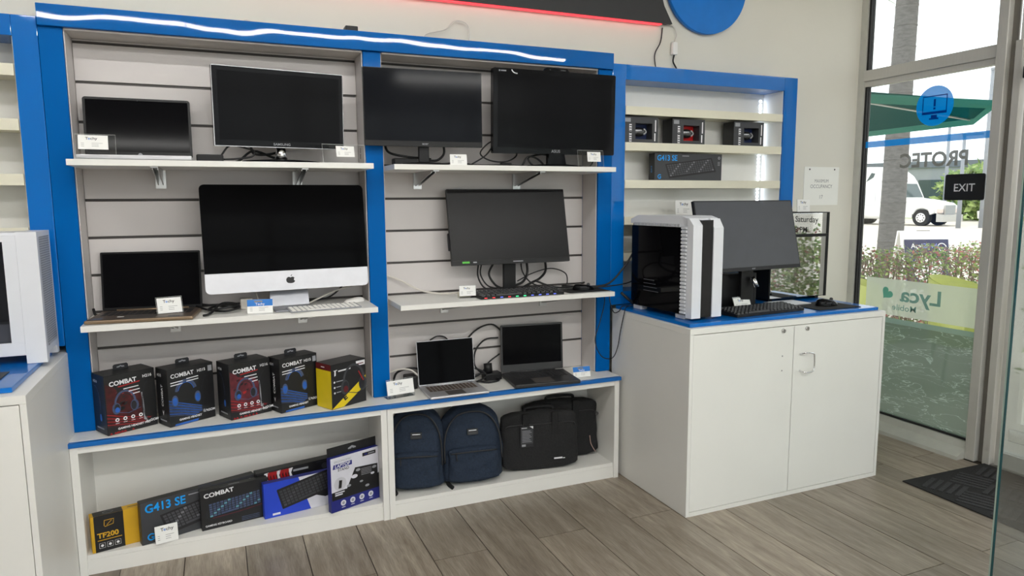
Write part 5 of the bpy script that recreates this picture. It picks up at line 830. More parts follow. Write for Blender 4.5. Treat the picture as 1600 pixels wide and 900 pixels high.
laptop_bag('black laptop bag with pale curved piping behind the tagged bag', 2.420, -0.235, -8, 0.45, 0.075, 0.350, 5, False, True, 0.10)
# ================================================================ door mat and glass partition
t = thing('door_mat', 'black ridged rubber door mat in front of the entrance', 'mat', (4.44, -1.78, 0.0), -1.5)
M().box(-0.345, -0.62, 0.0004, 0.335, 0.62, 0.007, 0, bev=0.003).build('mat_base', t, ['rubber'])
rg = M(); cell = 0.215
for ix in range(3):
    for iy in range(6):
        cx, cy = -0.345 + 0.04 + cell * (ix + 0.45), -0.62 + 0.04 + 0.19 * (iy + 0.5)
        for k in range(5):
            o = (k - 2) * 0.040; a = math.radians(20 if (ix + iy) % 2 else 110)
            pts = xf([(-0.085, -0.012), (0.085, -0.012), (0.085, 0.012), (-0.085, 0.012)], a, (cx - math.sin(a) * o, cy + math.cos(a) * o))
            if all(-0.325 < px < 0.315 and -0.60 < py < 0.60 for px, py in pts): rg.prism(pts, Frame((0, 0, 0.0068), (1, 0, 0), (0, 1, 0), (0, 0, 1)), 0.004)
rg.build('ridges', t, ['rubber_ridge'], kind='stuff')
t = thing('glass_partition', 'clear frameless glass panel with teal edge at the right of the picture', 'glass panel', (2.735, -2.488, 0))
M().box(0.0, 0, 0.012, 1.0, 0.012, 2.15, 0).build('glass_sheet', t, ['door_glass']); M().box(-0.0012, 0.0, 0.012, -0.0002, 0.0072, 2.15, 0).box(-0.0012, 0.0074, 0.012, -0.0002, 0.012, 2.15, 1).build('polished_edge', t, ['glass_edge', 'glass_edge_pale'])
M().box(0.02, -0.012, 0.0004, 0.16, 0.024, 0.055, 0, bev=0.003).build('floor_clamp', t, ['chrome'])
# ================================================================ cables
def cable(label, pts, r=0.0045, mt='cable', name='cable', extra=None):
    m = M().tube(pts, r, n=6)
    if extra: extra(m)
    return tag(m.build(name, None, [mt]), label, 'cable')
Z1, Z2, Z3, Z4, ZT = 1.7672, 1.7652, 1.0942, 1.0932, 0.5977
tag(M().box(-0.055, -0.028, 0.0003, 0.055, 0.028, 0.034, 0, bev=0.006).build('power_brick', None, ['black_plastic'], loc=(0.615, -0.36, Z1)), 'black power brick between the black laptop and the silver-rimmed monitor', 'power supply')
cable('black lead looping from the power brick toward the silver-rimmed monitor', [(0.66, -0.36, Z1 + 0.03), (0.70, -0.36, Z1 + 0.075), (0.77, -0.35, Z1 + 0.065), (0.80, -0.34, Z1 + 0.055), (0.79, -0.34, Z1 + 0.03), (0.72, -0.35, Z1 + 0.018), (0.67, -0.36, Z1 + 0.015)])
cable('black cables crossed behind the silver-rimmed monitor stand', [(0.79, -0.28, Z1 + 0.10), (0.80, -0.27, Z1 + 0.05), (0.86, -0.26, Z1 + 0.045), (0.93, -0.25, Z1 + 0.06), (0.90, -0.25, Z1 + 0.03), (0.80, -0.26, Z1 + 0.06), (0.72, -0.28, Z1 + 0.006), (0.6, -0.29, Z1 + 0.006)], 0.006)
cable('black lead drooping from behind the slim monitor on its left', [(1.42, -0.24, Z2 + 0.12), (1.44, -0.25, Z2 + 0.07), (1.52, -0.26, Z2 + 0.05), (1.60, -0.25, Z2 + 0.045), (1.66, -0.24, Z2 + 0.04)], 0.006)
tag(M().box(-0.06, -0.03, 0.0003, 0.06, 0.03, 0.036, 0, bev=0.006).build('power_brick', None, ['black_plastic'], loc=(1.50, -0.33, Z2)), 'black power brick under the slim monitor beside the middle post', 'power supply')
cable('black lead hanging right of the slim monitor stand', [(1.72, -0.26, Z2 + 0.13), (1.725, -0.26, Z2 + 0.07), (1.69, -0.26, Z2 + 0.035), (1.64, -0.26, Z2 + 0.03), (1.56, -0.28, Z2 + 0.01)], 0.006)
cable('thin black lead lying along the upper right shelf front', [(1.62, -0.42, Z2 + 0.005), (1.75, -0.43, Z2 + 0.012), (1.84, -0.42, Z2 + 0.005), (1.97, -0.42, Z2 + 0.007), (2.10, -0.40, Z2 + 0.005), (2.2, -0.33, Z2 + 0.005)], 0.004)
cable('black lead arching up to the webcam monitor from the shelf', [(1.82, -0.40, Z2 + 0.006), (1.92, -0.36, Z2 + 0.06), (1.98, -0.32, Z2 + 0.13), (1.95, -0.30, Z2 + 0.12), (1.91, -0.30, Z2 + 0.07), (1.96, -0.31, Z2 + 0.035), (2.05, -0.30, Z2 + 0.03), (2.12, -0.28, Z2 + 0.06), (2.13, -0.27, Z2 + 0.10)], 0.004)
cable('coiled black lead left of the webcam monitor stand', [(2.12, -0.36, Z2 + 0.006), (2.16, -0.35, Z2 + 0.055), (2.22, -0.34, Z2 + 0.045), (2.26, -0.34, Z2 + 0.006), (2.20, -0.34, Z2 + 0.008), (2.17, -0.33, Z2 + 0.05), (2.24, -0.32, Z2 + 0.07), (2.30, -0.30, Z2 + 0.07)], 0.005)
tag(M().box(-0.03, -0.012, 0.0003, 0.03, 0.012, 0.02, 0, bev=0.004).build('cable_connector', None, ['black_plastic'], loc=(2.02, -0.38, Z2 + 0.0001)), 'small black connector lying between the upper right monitors', 'connector')
cable('short black lead right of the webcam monitor stand', [(2.40, -0.30, Z2 + 0.08), (2.36, -0.30, Z2 + 0.04), (2.42, -0.38, Z2 + 0.006), (2.50, -0.40, Z2 + 0.006), (2.53, -0.40, Z2 + 0.04)], 0.004)
# lower left shelf
cable('coiled black laptop lead between the bronze laptop and the all-in-one', [(0.52, -0.24, Z3 + 0.02), (0.57, -0.33, Z3 + 0.012), (0.64, -0.40, Z3 + 0.012), (0.70, -0.36, Z3 + 0.02), (0.68, -0.28, Z3 + 0.025), (0.60, -0.28, Z3 + 0.02), (0.57, -0.36, Z3 + 0.016), (0.64, -0.41, Z3 + 0.028), (0.70, -0.34, Z3 + 0.03), (0.63, -0.30, Z3 + 0.035), (0.58, -0.42, Z3 + 0.01), (0.55, -0.45, Z3 + 0.006)], 0.0055)
cable('straight black lead running behind the all-in-one stand', [(0.50, -0.19, Z3 + 0.03), (0.66, -0.25, Z3 + 0.008), (0.78, -0.28, Z3 + 0.006), (0.95, -0.22, Z3 + 0.006), (1.12, -0.20, Z3 + 0.02), (1.22, -0.17, Z3 + 0.09)], 0.0045)
cable('white lead behind the all-in-one stand', [(0.78, -0.25, Z3 + 0.07), (0.80, -0.26, Z3 + 0.02), (0.86, -0.26, Z3 + 0.01), (0.90, -0.25, Z3 + 0.06)], 0.004, 'cable_white')
cable('white lead rising right of the all-in-one stand', [(1.02, -0.26, Z3 + 0.006), (1.08, -0.25, Z3 + 0.03), (1.15, -0.23, Z3 + 0.055), (1.25, -0.17, Z3 + 0.07)], 0.0045, 'cable_white')
tag(M().box(-0.028, -0.03, 0.0003, 0.028, 0.03, 0.05, 0, bev=0.006).build('plug_adapter', None, ['cable_white'], loc=(0.735, -0.27, Z3)), 'white plug adapter behind the blue-topped card of the all-in-one', 'adapter')
cable('black lead stub left of the bronze laptop', [(0.099, -0.20, Z3 + 0.03), (0.11, -0.22, Z3 + 0.006), (0.14, -0.22, Z3 + 0.008), (0.16, -0.23, Z3 + 0.012)], 0.006)
# lower right shelf
S4 = [([(1.93, -0.20, Z4 + 0.17), (1.925, -0.20, Z4 + 0.09), (1.95, -0.22, Z4 + 0.03), (2.0, -0.24, Z4 + 0.012), (2.04, -0.25, Z4 + 0.01)], 0.0045, 'black lead hanging at the left behind the gaming monitor stand'),
      ([(1.95, -0.20, Z4 + 0.17), (1.94, -0.20, Z4 + 0.10), (1.97, -0.22, Z4 + 0.04), (2.02, -0.23, Z4 + 0.02)], 0.004, 'second black lead hanging at the left behind the gaming monitor stand'),
      ([(2.03, -0.19, Z4 + 0.17), (1.99, -0.20, Z4 + 0.10), (2.02, -0.21, Z4 + 0.04), (2.06, -0.22, Z4 + 0.015)], 0.006, 'thick black lead curling left of the gaming monitor neck'),
      ([(2.22, -0.19, Z4 + 0.17), (2.225, -0.19, Z4 + 0.09), (2.18, -0.21, Z4 + 0.04), (2.08, -0.22, Z4 + 0.02)], 0.007, 'thick black lead curling right of the gaming monitor neck'),
      ([(2.19, -0.18, Z4 + 0.17), (2.20, -0.18, Z4 + 0.10), (2.24, -0.20, Z4 + 0.04), (2.30, -0.24, Z4 + 0.01)], 0.004, 'thin black lead dropping right of the gaming monitor neck'),
      ([(2.34, -0.18, Z4 + 0.17), (2.345, -0.18, Z4 + 0.10), (2.30, -0.20, Z4 + 0.06), (2.24, -0.22, Z4 + 0.04), (2.16, -0.24, Z4 + 0.012)], 0.007, 'thick black lead hanging furthest right behind the gaming monitor'),
      ([(2.16, -0.20, Z4 + 0.05), (2.26, -0.19, Z4 + 0.09), (2.38, -0.18, Z4 + 0.11), (2.47, -0.18, Z4 + 0.08), (2.48, -0.19, Z4 + 0.03), (2.46, -0.2, Z4 + 0.006)], 0.0035, 'thin black lead arching wide right of the gaming monitor stand'),
      ([(2.26, -0.22, Z4 + 0.05), (2.33, -0.26, Z4 + 0.02), (2.40, -0.27, Z4 + 0.008), (2.50, -0.26, Z4 + 0.01), (2.585, -0.20, Z4 + 0.02)], 0.006, 'black lead running from monitor stand along the shelf back edge'),
      ([(1.80, -0.28, Z4 + 0.016), (1.90, -0.27, Z4 + 0.012), (2.0, -0.26, Z4 + 0.01), (2.08, -0.25, Z4 + 0.01)], 0.006, 'black lead leading left from the gaming monitor stand')]
for p, r, l in S4: cable(l, p, r)
cable('white lead hanging in from the middle post onto the lower right shelf', [(1.408, -0.14, Z4 + 0.12), (1.50, -0.16, Z4 + 0.085), (1.60, -0.20, Z4 + 0.03), (1.70, -0.25, Z4 + 0.012), (1.78, -0.29, Z4 + 0.016)], 0.005, 'cable_white')
tag(M().box(-0.03, -0.02, 0.0003, 0.03, 0.02, 0.024, 0, bev=0.004).build('plug_adapter', None, ['edge_cream'], loc=(1.80, -0.325, Z4)), 'cream plug adapter behind the white price card left of glowing keyboard', 'adapter')
def to_counter(pts, r, l): cable(l, pts, r)
to_counter([(2.44, -0.20, Z4 + 0.008), (2.55, -0.33, Z4 + 0.012), (2.66, -0.36, Z4 + 0.03), (2.76, -0.37, Z4 + 0.13), (2.84, -0.38, Z4 + 0.24), (2.93, -0.37, Z4 + 0.22)], 0.006, 'thick black lead rising from the shelf to the back of the white tower')
to_counter([(2.55, -0.36, Z4 + 0.010), (2.66, -0.38, Z4 + 0.016), (2.78, -0.38, Z4 + 0.03), (2.88, -0.37, Z4 + 0.075), (2.95, -0.37, Z4 + 0.12)], 0.004, 'thin black lead running straight from the shelf to the white tower')
to_counter([(2.70, -0.42, Z4 - 0.02), (2.74, -0.44, Z4 - 0.06), (2.80, -0.42, 0.995), (2.88, -0.37, 0.992), (2.95, -0.36, 0.995)], 0.008, 'thick black lead lying on the counter corner beside the tower')
to_counter([(2.95, -0.36, 0.995), (2.84, -0.36, 1.0), (2.81, -0.37, 1.04), (2.86, -0.37, 1.085), (2.95, -0.37, 1.09)], 0.006, 'black lead looped on the counter behind the white tower')
to_counter([(2.645, -0.33, Z4 - 0.03), (2.64, -0.34, 1.00), (2.60, -0.36, 0.90), (2.565, -0.37, 0.80), (2.60, -0.38, 0.71), (2.67, -0.38, 0.69), (2.700, -0.39, 0.75), (2.706, -0.41, 0.85), (2.709, -0.44, 0.95), (2.716, -0.45, 0.992), (2.76, -0.44, 0.998), (2.84, -0.39, 0.990)], 0.0028, 'thin black lead hanging in a long loop beside the counter')
to_counter([(2.675, -0.34, Z4 - 0.03), (2.67, -0.35, 1.02), (2.685, -0.37, 0.955), (2.703, -0.40, 0.965), (2.716, -0.41, 0.993), (2.78, -0.40, 0.990)], 0.0028, 'thin black lead hanging in a short loop beside the counter')
# worktop
WT = [([(2.09, -0.15, 0.85), (2.02, -0.15, 0.90), (1.92, -0.15, 0.87), (1.84, -0.15, 0.78), (1.80, -0.16, 0.70), (1.78, -0.18, 0.62)], 0.005, 'black lead arching high between the two worktop laptops'),
      ([(2.06, -0.15, 0.82), (1.98, -0.15, 0.815), (1.92, -0.16, 0.76), (1.91, -0.17, 0.68), (1.95, -0.20, 0.63), (1.98, -0.22, 0.615)], 0.005, 'black lead curling down left of the gaming laptop'),
      ([(2.06, -0.17, 0.73), (1.99, -0.18, 0.69), (1.94, -0.20, 0.64), (1.88, -0.22, 0.62), (1.86, -0.24, 0.605)], 0.0045, 'short black lead from the gaming laptop to the worktop'),
      ([(1.83, -0.20, 0.66), (1.90, -0.21, 0.67), (1.96, -0.22, 0.63), (1.90, -0.24, 0.605), (1.85, -0.23, 0.612), (1.92, -0.22, 0.64), (2.0, -0.22, 0.62), (2.02, -0.26, 0.605), (1.95, -0.28, 0.604), (1.90, -0.25, 0.61)], 0.0055, 'tangled black lead between the two worktop laptops'),
      ([(1.45, -0.15, 0.62), (1.47, -0.16, 0.68), (1.54, -0.17, 0.70), (1.60, -0.18, 0.69)], 0.006, 'short black lead left of the silver laptop'),
      ([(1.66, -0.15, 0.84), (1.70, -0.15, 0.858), (1.74, -0.15, 0.852), (1.76, -0.15, 0.835)], 0.004, 'black lead peeking over the silver laptop')]
for p, r, l in WT: cable(l, p, r)
tag(M().box(-0.05, -0.035, 0.0003, 0.05, 0.035, 0.04, 0, bev=0.006).cyl((-0.02, 0, 0.04), (-0.02, 0.01, 0.09), 0.024, n=14).build('power_brick', None, ['black_plastic'], loc=(2.00, -0.20, ZT)), 'black charger brick left of the gaming laptop', 'power supply')
tag(M().box(-0.03, -0.04, 0.0003, 0.03, 0.04, 0.07, 0, bev=0.006).build('power_brick', None, ['black_plastic'], loc=(1.535, -0.19, ZT)), 'black charger brick behind the large Techy card', 'power supply')
cable('white lead running from the middle post to the silver laptop', [(1.405, -0.17, 0.675), (1.46, -0.18, 0.70), (1.53, -0.20, 0.70), (1.58, -0.22, 0.66)], 0.005, 'cable_white')
# ================================================================ outside the shop front
mat('paving', srgb(214, 206, 194), 0.9, var=0.05, scale=0.6); mat('grass', srgb(150, 168, 96), 0.95, var=0.3, scale=3); mat('leaf_a', srgb(108, 134, 70), 0.6, var=0.4, scale=6); mat('leaf_b', srgb(150, 168, 98), 0.6, var=0.4, scale=6); mat('leaf_c', srgb(172, 112, 104), 0.6, var=0.3, scale=6); mat('twig', srgb(140, 120, 108), 0.8); mat('palm_bark', srgb(104, 102, 100), 0.95, var=0.22, scale=9, stretch=(1, 1, 3), bump=0.4)
g = struct('ground'); M().box(4.95, -60, -0.22, 120, 120, -0.2).box(-40, -60, -0.22, 4.95, -6.8, -0.2).build('paving_field', g, ['paving']); M().box(4.87, -8, -0.2, 8.0, 8, -0.1, 0).build('walkway', g, ['paving'])
M().box(56, -40, -0.2, 75, 90, -0.17, 0).build('verge', g, ['grass'])
def leafy(name, label, cat, loc, sx, sy, sz, n, seed, cols, size, trunk=None, group=None, box=False):
    t = thing(name, label, cat, loc, 0, group); rnd = random.Random(seed); m = M()
    for i in range(n):
        while True:
            x, y, z = rnd.uniform(-1, 1), rnd.uniform(-1, 1), rnd.uniform(-1, 1); r = (x * x + y * y + z * z) if not box else max(abs(x), abs(y), abs(z)) ** 2
            if r <= 1 and r > rnd.random() * 0.6: break
        c = Vector((x * sx, y * sy, sz * (1 + z * (1 + 0.10 * math.sin(x * sx * 5) + 0.06 * math.sin(y * 9 + x * 13)))))
        a = Vector((rnd.gauss(0, 1), rnd.gauss(0, 1), rnd.gauss(0, 0.7))).normalized(); b = a.orthogonal().normalized(); s = size * rnd.uniform(0.6, 1.3)
        k = rnd.choices(range(len(cols)), [q[1] for q in cols])[0]
        m.add([c, c + a * s * 0.5 + b * s * 0.28, c + a * s, c + a * s * 0.5 - b * s * 0.28], [[0, 1, 2, 3]], k)
    m.build('foliage', t, [q[0] for q in cols], kind='stuff')
    if trunk: trunk(t, rnd)
    return t
def stems(t, rnd):
    m = M()
    for i in range(60): x, y = rnd.uniform(-1.7, 1.7), rnd.uniform(-0.3, 0.3); m.tube([(x, y, 0.0), (x + rnd.gauss(0, 0.06), y, 0.5), (x + rnd.gauss(0, 0.12), y + rnd.gauss(0, 0.05), 1.05)], 0.007, n=4, smooth=0)
    m.build('stems', t, ['twig'], kind='stuff')
leafy('hedge', 'loose flowering hedge of green and reddish leaves outside the window', 'hedge', (9.05, 2.45, -0.2), 2.2, 0.45, 0.56, 15000, 1, [('leaf_a', 3), ('leaf_b', 4), ('leaf_c', 2), ('twig', 3)], 0.055, stems, box=True)
h2 = leafy('hedge', 'dense green hedge reflected in the mirror tower, outside the door', 'hedge', (7.6, -2.6, -0.2), 0.5, 2.4, 0.66, 14000, 5, [('leaf_a', 5), ('leaf_b', 4), ('leaf_c', 1), ('twig', 1)], 0.06, None, box=True)
t = thing('palm_tree', 'grey ringed palm trunk standing outside the window', 'tree', (13.15, 6.15, -0.2))
m = M().tube([(-0.05, 0, 0), (0.0, 0, 1.5), (0.2, 0.15, 3.2), (0.42, 0.30, 5.0), (0.60, 0.42, 6.6)], lambda k: 0.235 - 0.035 * k, n=18, smooth=8); m.build('trunk', t, ['palm_bark'])
for i in range(15):
    k = (i + 0.7) / 16; z = 6.2 * k; q = smooth_path([(-0.05, 0, 0), (0.0, 0, 1.5), (0.2, 0.15, 3.2), (0.42, 0.30, 5.0), (0.60, 0.42, 6.6)], 8); p = q[int(k * (len(q) - 1))]
    M().lathe([(0.20, -0.02), (0.243 - 0.035 * k, -0.012), (0.243 - 0.035 * k, 0.012), (0.20, 0.02)], tuple(p), n=18).build('leaf_scar', t, ['palm_bark'])
fr_ = M()
for i in range(14):
    a = 2 * math.pi * i / 14; L = 2.2; c = Vector((0.6, 0.42, 6.6)); d = Vector((math.cos(a), math.sin(a), 0))
    for k in range(10):
        p = c + d * L * k / 10 + Vector((0, 0, 0.5 * math.sin(k / 10 * 2.2) - 0.9 * (k / 10) ** 2)); n_ = Vector((-d.y, d.x, 0))
        for s in (-1, 1): fr_.add([p, p + d * 0.06, p + n_ * s * 0.5 - Vector((0, 0, 0.25)) + d * 0.25], [[0, 1, 2]], 0)
fr_.build('fronds', t, ['leaf_a'], kind='stuff')
# parasol
t = thing('parasol', 'dark green parasol seen through the window', 'parasol', (6.9, 2.75, -0.1))
film_mat('canvas_green', srgb(14, 62, 56), 1.0); film_mat('canvas_trim', srgb(60, 118, 102), 1.0)
m = M(); n = 8; R0 = 2.15
ring = [(R0 * math.cos(2 * math.pi * (i + 0.37) / n), R0 * math.sin(2 * math.pi * (i + 0.37) / n)) for i in range(n)]
for i in range(n):
    a, b = ring[i], ring[(i + 1) % n]; m.add([(0, 0, 3.02), (a[0], a[1], 2.60), (b[0], b[1], 2.60)], [[0, 1, 2]], 0)
m.build('canopy', t, ['canvas_green'])
m = M()
for i in range(n): a, b = ring[i], ring[(i + 1) % n]; m.add([(a[0], a[1], 2.61), (b[0], b[1], 2.61), (b[0], b[1], 2.53), (a[0], a[1], 2.53)], [[0, 1, 2, 3]], 0)
m.build('valance', t, ['canvas_trim'])
M().cyl((0, 0, 0.04), (0, 0, 3.08), 0.025).build('pole', t, ['alu_pale'])
for i in range(n): M().tube([(0, 0, 2.98), (ring[i][0] * 0.98, ring[i][1] * 0.98, 2.585)], 0.012, smooth=0).build('rib', t, ['alu_pale'])
M().cyl((0, 0, 0.0), (0, 0, 0.06), 0.3).build('base', t, ['alu_dark'])
# green outdoor chairs
mat('chair_green', srgb(176, 182, 104), 0.5)
def chair(label, x, y, rz):
    t = thing('patio_chair', label, 'chair', (x, y, -0.1), rz, group='lime patio chairs')
    def fn(a, b): th = math.radians(200 - 220 * a); r = 0.26 + 0.03 * b; return (r * math.cos(th), r * math.sin(th), 0.45 + (0.44 + 0.12 * math.sin(math.pi * a)) * b)
    M().grid(fn, 18, 6).grid(lambda a, b: tuple(Vector(fn(a, b)) * 1.0 + Vector((0, 0, 0.001)) + Vector((-fn(a, b)[0], -fn(a, b)[1], 0)) * 0.03), 18, 6).build('shell', t, ['chair_green'])
    M().cyl((0, 0, 0.43), (0, 0, 0.455), 0.26, n=24).build('seat', t, ['chair_green'])
    for sx, sy in ((-1, -1), (1, -1), (1, 1), (-1, 1)): M().cyl((sx * 0.16, sy * 0.16, 0.43), (sx * 0.22, sy * 0.22, 0.0), 0.014, 0.011, n=8).build('leg', t, ['alu_pale'])
chair('lime green patio chair close to the jamb outside the window', 5.99, 0.68, 40); chair('lime green patio chair nearer the poster outside the window', 6.55, 0.18, 15)
# sandwich board
t = thing('pavement_sign', 'white plastic sandwich board with dark Acai Bowls panel behind the hedge', 'sign', (11.88, 4.53, -0.2), -23)
for s in (-1, 1): M().prism([(-0.42, 0), (0.42, 0), (0.42, 1.24), (-0.42, 1.24)], Frame((0, s * 0.28, 0), (1, 0, 0), (0, -s * 0.21, 0.978), (0, s * 0.978, 0.21)), 0.04).build('board', t, ['key_white'])
F = Frame((0, -0.325, 0.0), (1, 0, 0), (0, 0.21, 0.978), (0, -0.978, 0.21)); M().rect(F, -0.38, 0.25, 0.38, 1.10, 0, 0.006).text(F, 'Açai', -0.27, 0.95, 0.085, 1, 0.010, bold=0.01).text(F, 'Bowls', -0.06, 0.95, 0.085, 2, 0.010, bold=0.01).arc(F, 0.26, 0.94, 0.08, 0.09, 20, 160, 0.015, 1, 0.010).arc(F, 0.26, 0.95, 0.05, 0.05, 180, 360, 0.012, 1, 0.010).disc(F, 0, 0.6, 0.25, 1, 0.010).build('sign_panel', t, [mat('sign_navy', srgb(66, 66, 92), 0.5), 'key_white', mat('sign_violet', srgb(140, 150, 215), 0.5)]); M().box(-0.1, -0.03, 1.20, 0.1, 0.03, 1.23).build('grip', t, ['alu_dark'])
# ---- white lorry in the car park
t = thing('semi_truck', 'white sleeper-cab semi truck parked across the car park', 'truck', (42.7, 28.52, -0.2), 0)
t.rotation_euler = (0, 0, math.radians(-82))
# local: +x is the way it faces, y across, z up; seen from its right-hand side / front quarter
mat('truck_white', srgb(238, 238, 236), 0.3, var=0.01); mat('truck_glass', srgb(70, 84, 84), 0.1); mat('tyre', (0.02, 0.02, 0.021), 0.8); mat('grille', srgb(140, 146, 152), 0.3, metal=0.5); mat('bumper', srgb(190, 188, 184), 0.3, metal=0.4)
def side(poly, y, d, name, mt): M().prism(poly, Frame((0, y, 0), (1, 0, 0), (0, 0, 1), (0, -1, 0)), d).build(name, t, [mt])
side([(-2.4, 0.70), (0.5, 0.70), (0.5, 1.78), (0.05, 2.75), (-0.25, 3.2), (-0.8, 3.62), (-1.4, 3.83), (-2.2, 3.85), (-2.4, 3.7)], 1.2, 2.4, 'sleeper_cab', 'truck_white')
side([(0.5, 0.80), (2.7, 0.80), (2.75, 1.25), (2.55, 1.42), (1.7, 1.62), (0.5, 1.78)], 0.95, 1.9, 'bonnet', 'truck_white')
side([(2.60, 0.28), (3.0, 0.28), (3.0, 0.70), (2.6, 0.80)], 1.18, 2.36, 'bumper', 'bumper'); side([(0.5, 0.50), (1.05, 0.50), (1.05, 0.80), (0.5, 0.80)], 1.10, 2.20, 'fairing', 'truck_white')
M().box(2.74, -0.62, 0.72, 2.82, 0.62, 1.32).build('grille_frame', t, ['bumper'])
for i in range(7): M().box(2.815, -0.56, 0.76 + i * 0.08, 2.84, 0.56, 0.80 + i * 0.08).build('grille_bar', t, ['grille'])
M().add([(0.51, -1.05, 1.82), (0.51, 1.05, 1.82), (0.09, 1.0, 2.70), (0.09, -1.0, 2.70), (0.47, -1.05, 1.82), (0.47, 1.05, 1.82), (0.05, 1.0, 2.70), (0.05, -1.0, 2.70)], [[0, 1, 2, 3], [7, 6, 5, 4], [0, 4, 5, 1], [3, 2, 6, 7], [1, 5, 6, 2], [0, 3, 7, 4]]).build('windscreen', t, ['truck_glass'])
for s in (-1, 1):
    y = s * 1.21; F = Frame((0, y, 0), (1, 0, 0), (0, 0, 1), (0, s, 0))
    M().poly(F, [(-0.75, 1.75), (0.25, 1.75), (0.0, 2.35), (-0.2, 2.6), (-0.75, 2.6)], 0, 0.01).build('side_window', t, ['truck_glass']); M().poly(F, [(-2.1, 2.85), (-1.6, 3.15), (-1.5, 3.4), (-1.75, 3.45)], 0, 0.01).build('sleeper_window', t, ['truck_glass'])
    M().line(F, [(-0.85, 0.8), (-0.85, 2.7), (-0.2, 2.7), (0.3, 1.8), (0.3, 0.85), (-0.85, 0.8)], 0.03, 0, 0.012).line(F, [(-2.1, 1.3), (-1.4, 1.3), (-1.4, 2.3), (-2.1, 2.3), (-2.1, 1.3)], 0.03, 0, 0.012).build('door_seam', t, ['case_grey'])
    M().box(0.25, s * 1.35 - 0.1, 1.45, 0.40, s * 1.35 + 0.1, 1.95, 0, bev=0.03).tube([(0.2, s * 1.2, 1.7), (0.32, s * 1.35, 1.7)], 0.03, smooth=0).build('wing_mirror', t, ['tyre'])
    M().cyl((1.65, s * 0.80, 0.52), (1.65, s * 1.18, 0.52), 0.52, n=28).build('front_tyre', t, ['tyre']); M().cyl((1.65, s * 1.17, 0.52), (1.65, s * 1.20, 0.52), 0.30, n=20).build('front_hub', t, ['chrome'])
    for k in range(8): a = 2 * math.pi * k / 8; M().cyl((1.65 + 0.2 * math.cos(a), s * 1.19, 0.52 + 0.2 * math.sin(a)), (1.65 + 0.2 * math.cos(a), s * 1.215, 0.52 + 0.2 * math.sin(a)), 0.035, n=8).build('wheel_nut', t, ['tyre'])
    M().tube([(1.05, s * 1.0, 0.75), (1.2, s * 1.0, 1.08), (1.65, s * 1.0, 1.22), (2.1, s * 1.0, 1.08), (2.25, s * 1.0, 0.75)], 0.16, n=8).build('wheel_arch', t, ['truck_white'])
    M().box(2.55, s * 0.9 - 0.2, 0.82, 2.78, s * 0.9 + 0.2, 1.1, 0, bev=0.05).build('headlight', t, [mat('lamp_glass', srgb(225, 205, 195), 0.2)])
    M().cyl((-2.2, s * 1.0, 0.72), (-0.7, s * 1.0, 0.72), 0.33, n=20).build('fuel_tank', t, ['truck_white'])
    for x in (-4.3, -3.1): M().cyl((x, s * 0.6, 0.5), (x, s * 1.2, 0.5), 0.5, n=24).build('rear_tyre', t, ['tyre'])
M().box(-5.0, -0.45, 0.62, -0.2, 0.45, 0.9).build('chassis', t, ['tyre'])
for k in range(3): M().box(-0.2, -0.3 + k * 0.25, 3.05, -0.12, -0.2 + k * 0.25, 3.12).build('roof_lamp', t, ['lamp_glass'])
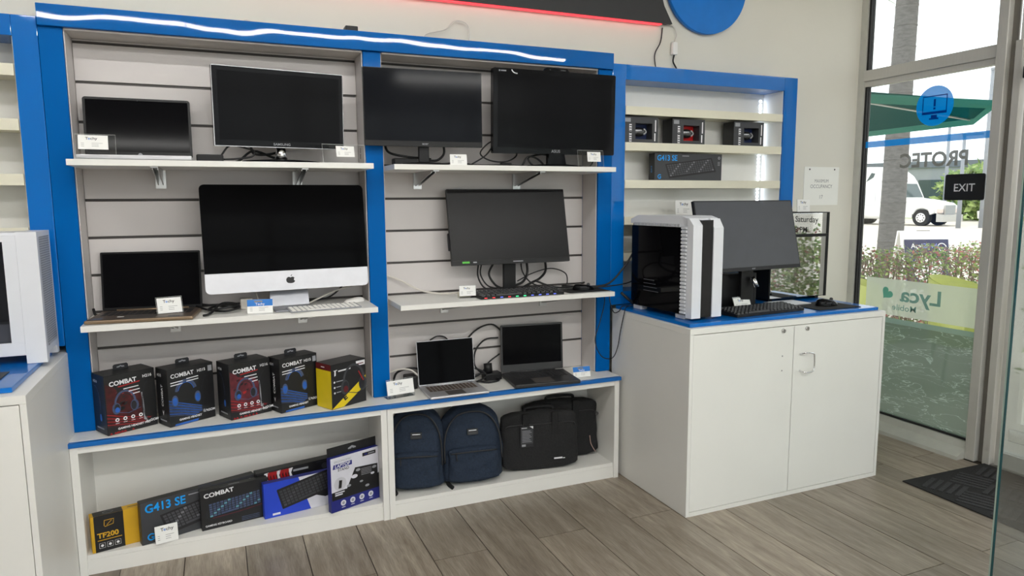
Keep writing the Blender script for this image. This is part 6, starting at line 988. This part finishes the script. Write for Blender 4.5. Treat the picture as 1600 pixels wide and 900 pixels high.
# ---- far background
def tree_trunk(t, rnd): M().cyl((0, 0, 0), (0, 0, 2.2), 0.16, 0.1).build('trunk', t, ['palm_bark'])
for i, (x, y, sx, sz, lab) in enumerate(((55.5, 31.5, 3.4, 2.2, 'bushy green tree behind the truck bonnet'), (62.5, 26.5, 3.0, 1.7, 'bushy green tree right of the exit sign'), (44.0, 45.5, 4.2, 1.7, 'bushy green tree behind the truck trailer end'))):
    leafy('tree', lab, 'tree', (x, y, -0.2), sx, sx, sz, 1500, 20 + i, [('leaf_b', 3), ('leaf_a', 2)], 0.75, tree_trunk, group='trees beyond the car park')
mat('far_grey', srgb(150, 154, 160), 0.8, var=0.1, scale=0.4); mat('far_band', srgb(110, 116, 126), 0.8)
t = thing('far_building', 'long low grey building on the horizon beyond the car park', 'building', (78, 48, -0.2), -66)
M().box(-40, 0, 0, 40, 10, 5.2).build('wall', t, ['far_grey']); M().box(-40.3, -0.3, 5.2, 40.3, 10.3, 5.9).build('roof_band', t, ['far_band'])
for i in range(12): M().box(-36 + i * 6.2, -0.15, 1.2, -33 + i * 6.2, -0.01, 3.8).build('window', t, ['truck_glass'])
t = thing('box_building', 'pale flat-roofed building left of the palm trunk', 'building', (50.5, 44.5, -0.2), -50); M().box(-4, 0, 0, 3.0, 6, 5.0).build('wall', t, [mat('far_beige', srgb(196, 194, 190), 0.8)]); M().box(-4.2, -0.2, 5.0, 3.2, 6.2, 5.35).build('roof_band', t, ['far_grey'])
for i, (x, y, hgt, lab) in enumerate(((41.9, 23.0, 9.0, 'tall thin lamp post near the mullion'), (40.5, 23.4, 5.3, 'short lamp post with arm near the mullion'), (45.0, 27.5, 6.6, 'pale lamp post behind the reversed letters'))):
    t = thing('lamp_post', lab, 'lamp post', (x, y, -0.2), -60); M().cyl((0, 0, 0), (0, 0, hgt), 0.13, 0.08, n=10).build('pole', t, ['far_grey']); M().box(-0.1, -0.1, hgt, 0.9 if i == 1 else 0.5, 0.1, hgt + 0.12).build('arm', t, ['far_grey'])
t = thing('parked_car', 'small white car parked beyond the truck', 'car', (49.5, 25.5, -0.2), -40)
M().prism([(-2.1, 0.35), (2.1, 0.35), (2.15, 0.75), (1.5, 0.9), (0.9, 1.4), (-0.9, 1.45), (-1.6, 0.95), (-2.15, 0.85)], Frame((0, 0.85, 0)), 1.7).build('body', t, ['truck_white'])
for s in (-1, 1):
    M().poly(Frame((0, s * 0.856, 0), (1, 0, 0), (0, 0, 1), (0, s, 0)), [(-1.4, 0.95), (1.2, 0.95), (0.8, 1.33), (-0.85, 1.36)], 0, 0.004).build('side_glass', t, ['truck_glass'])
    for x in (-1.3, 1.3): M().cyl((x, s * 0.6, 0.33), (x, s * 0.87, 0.33), 0.33, n=18).build('wheel', t, ['tyre'])
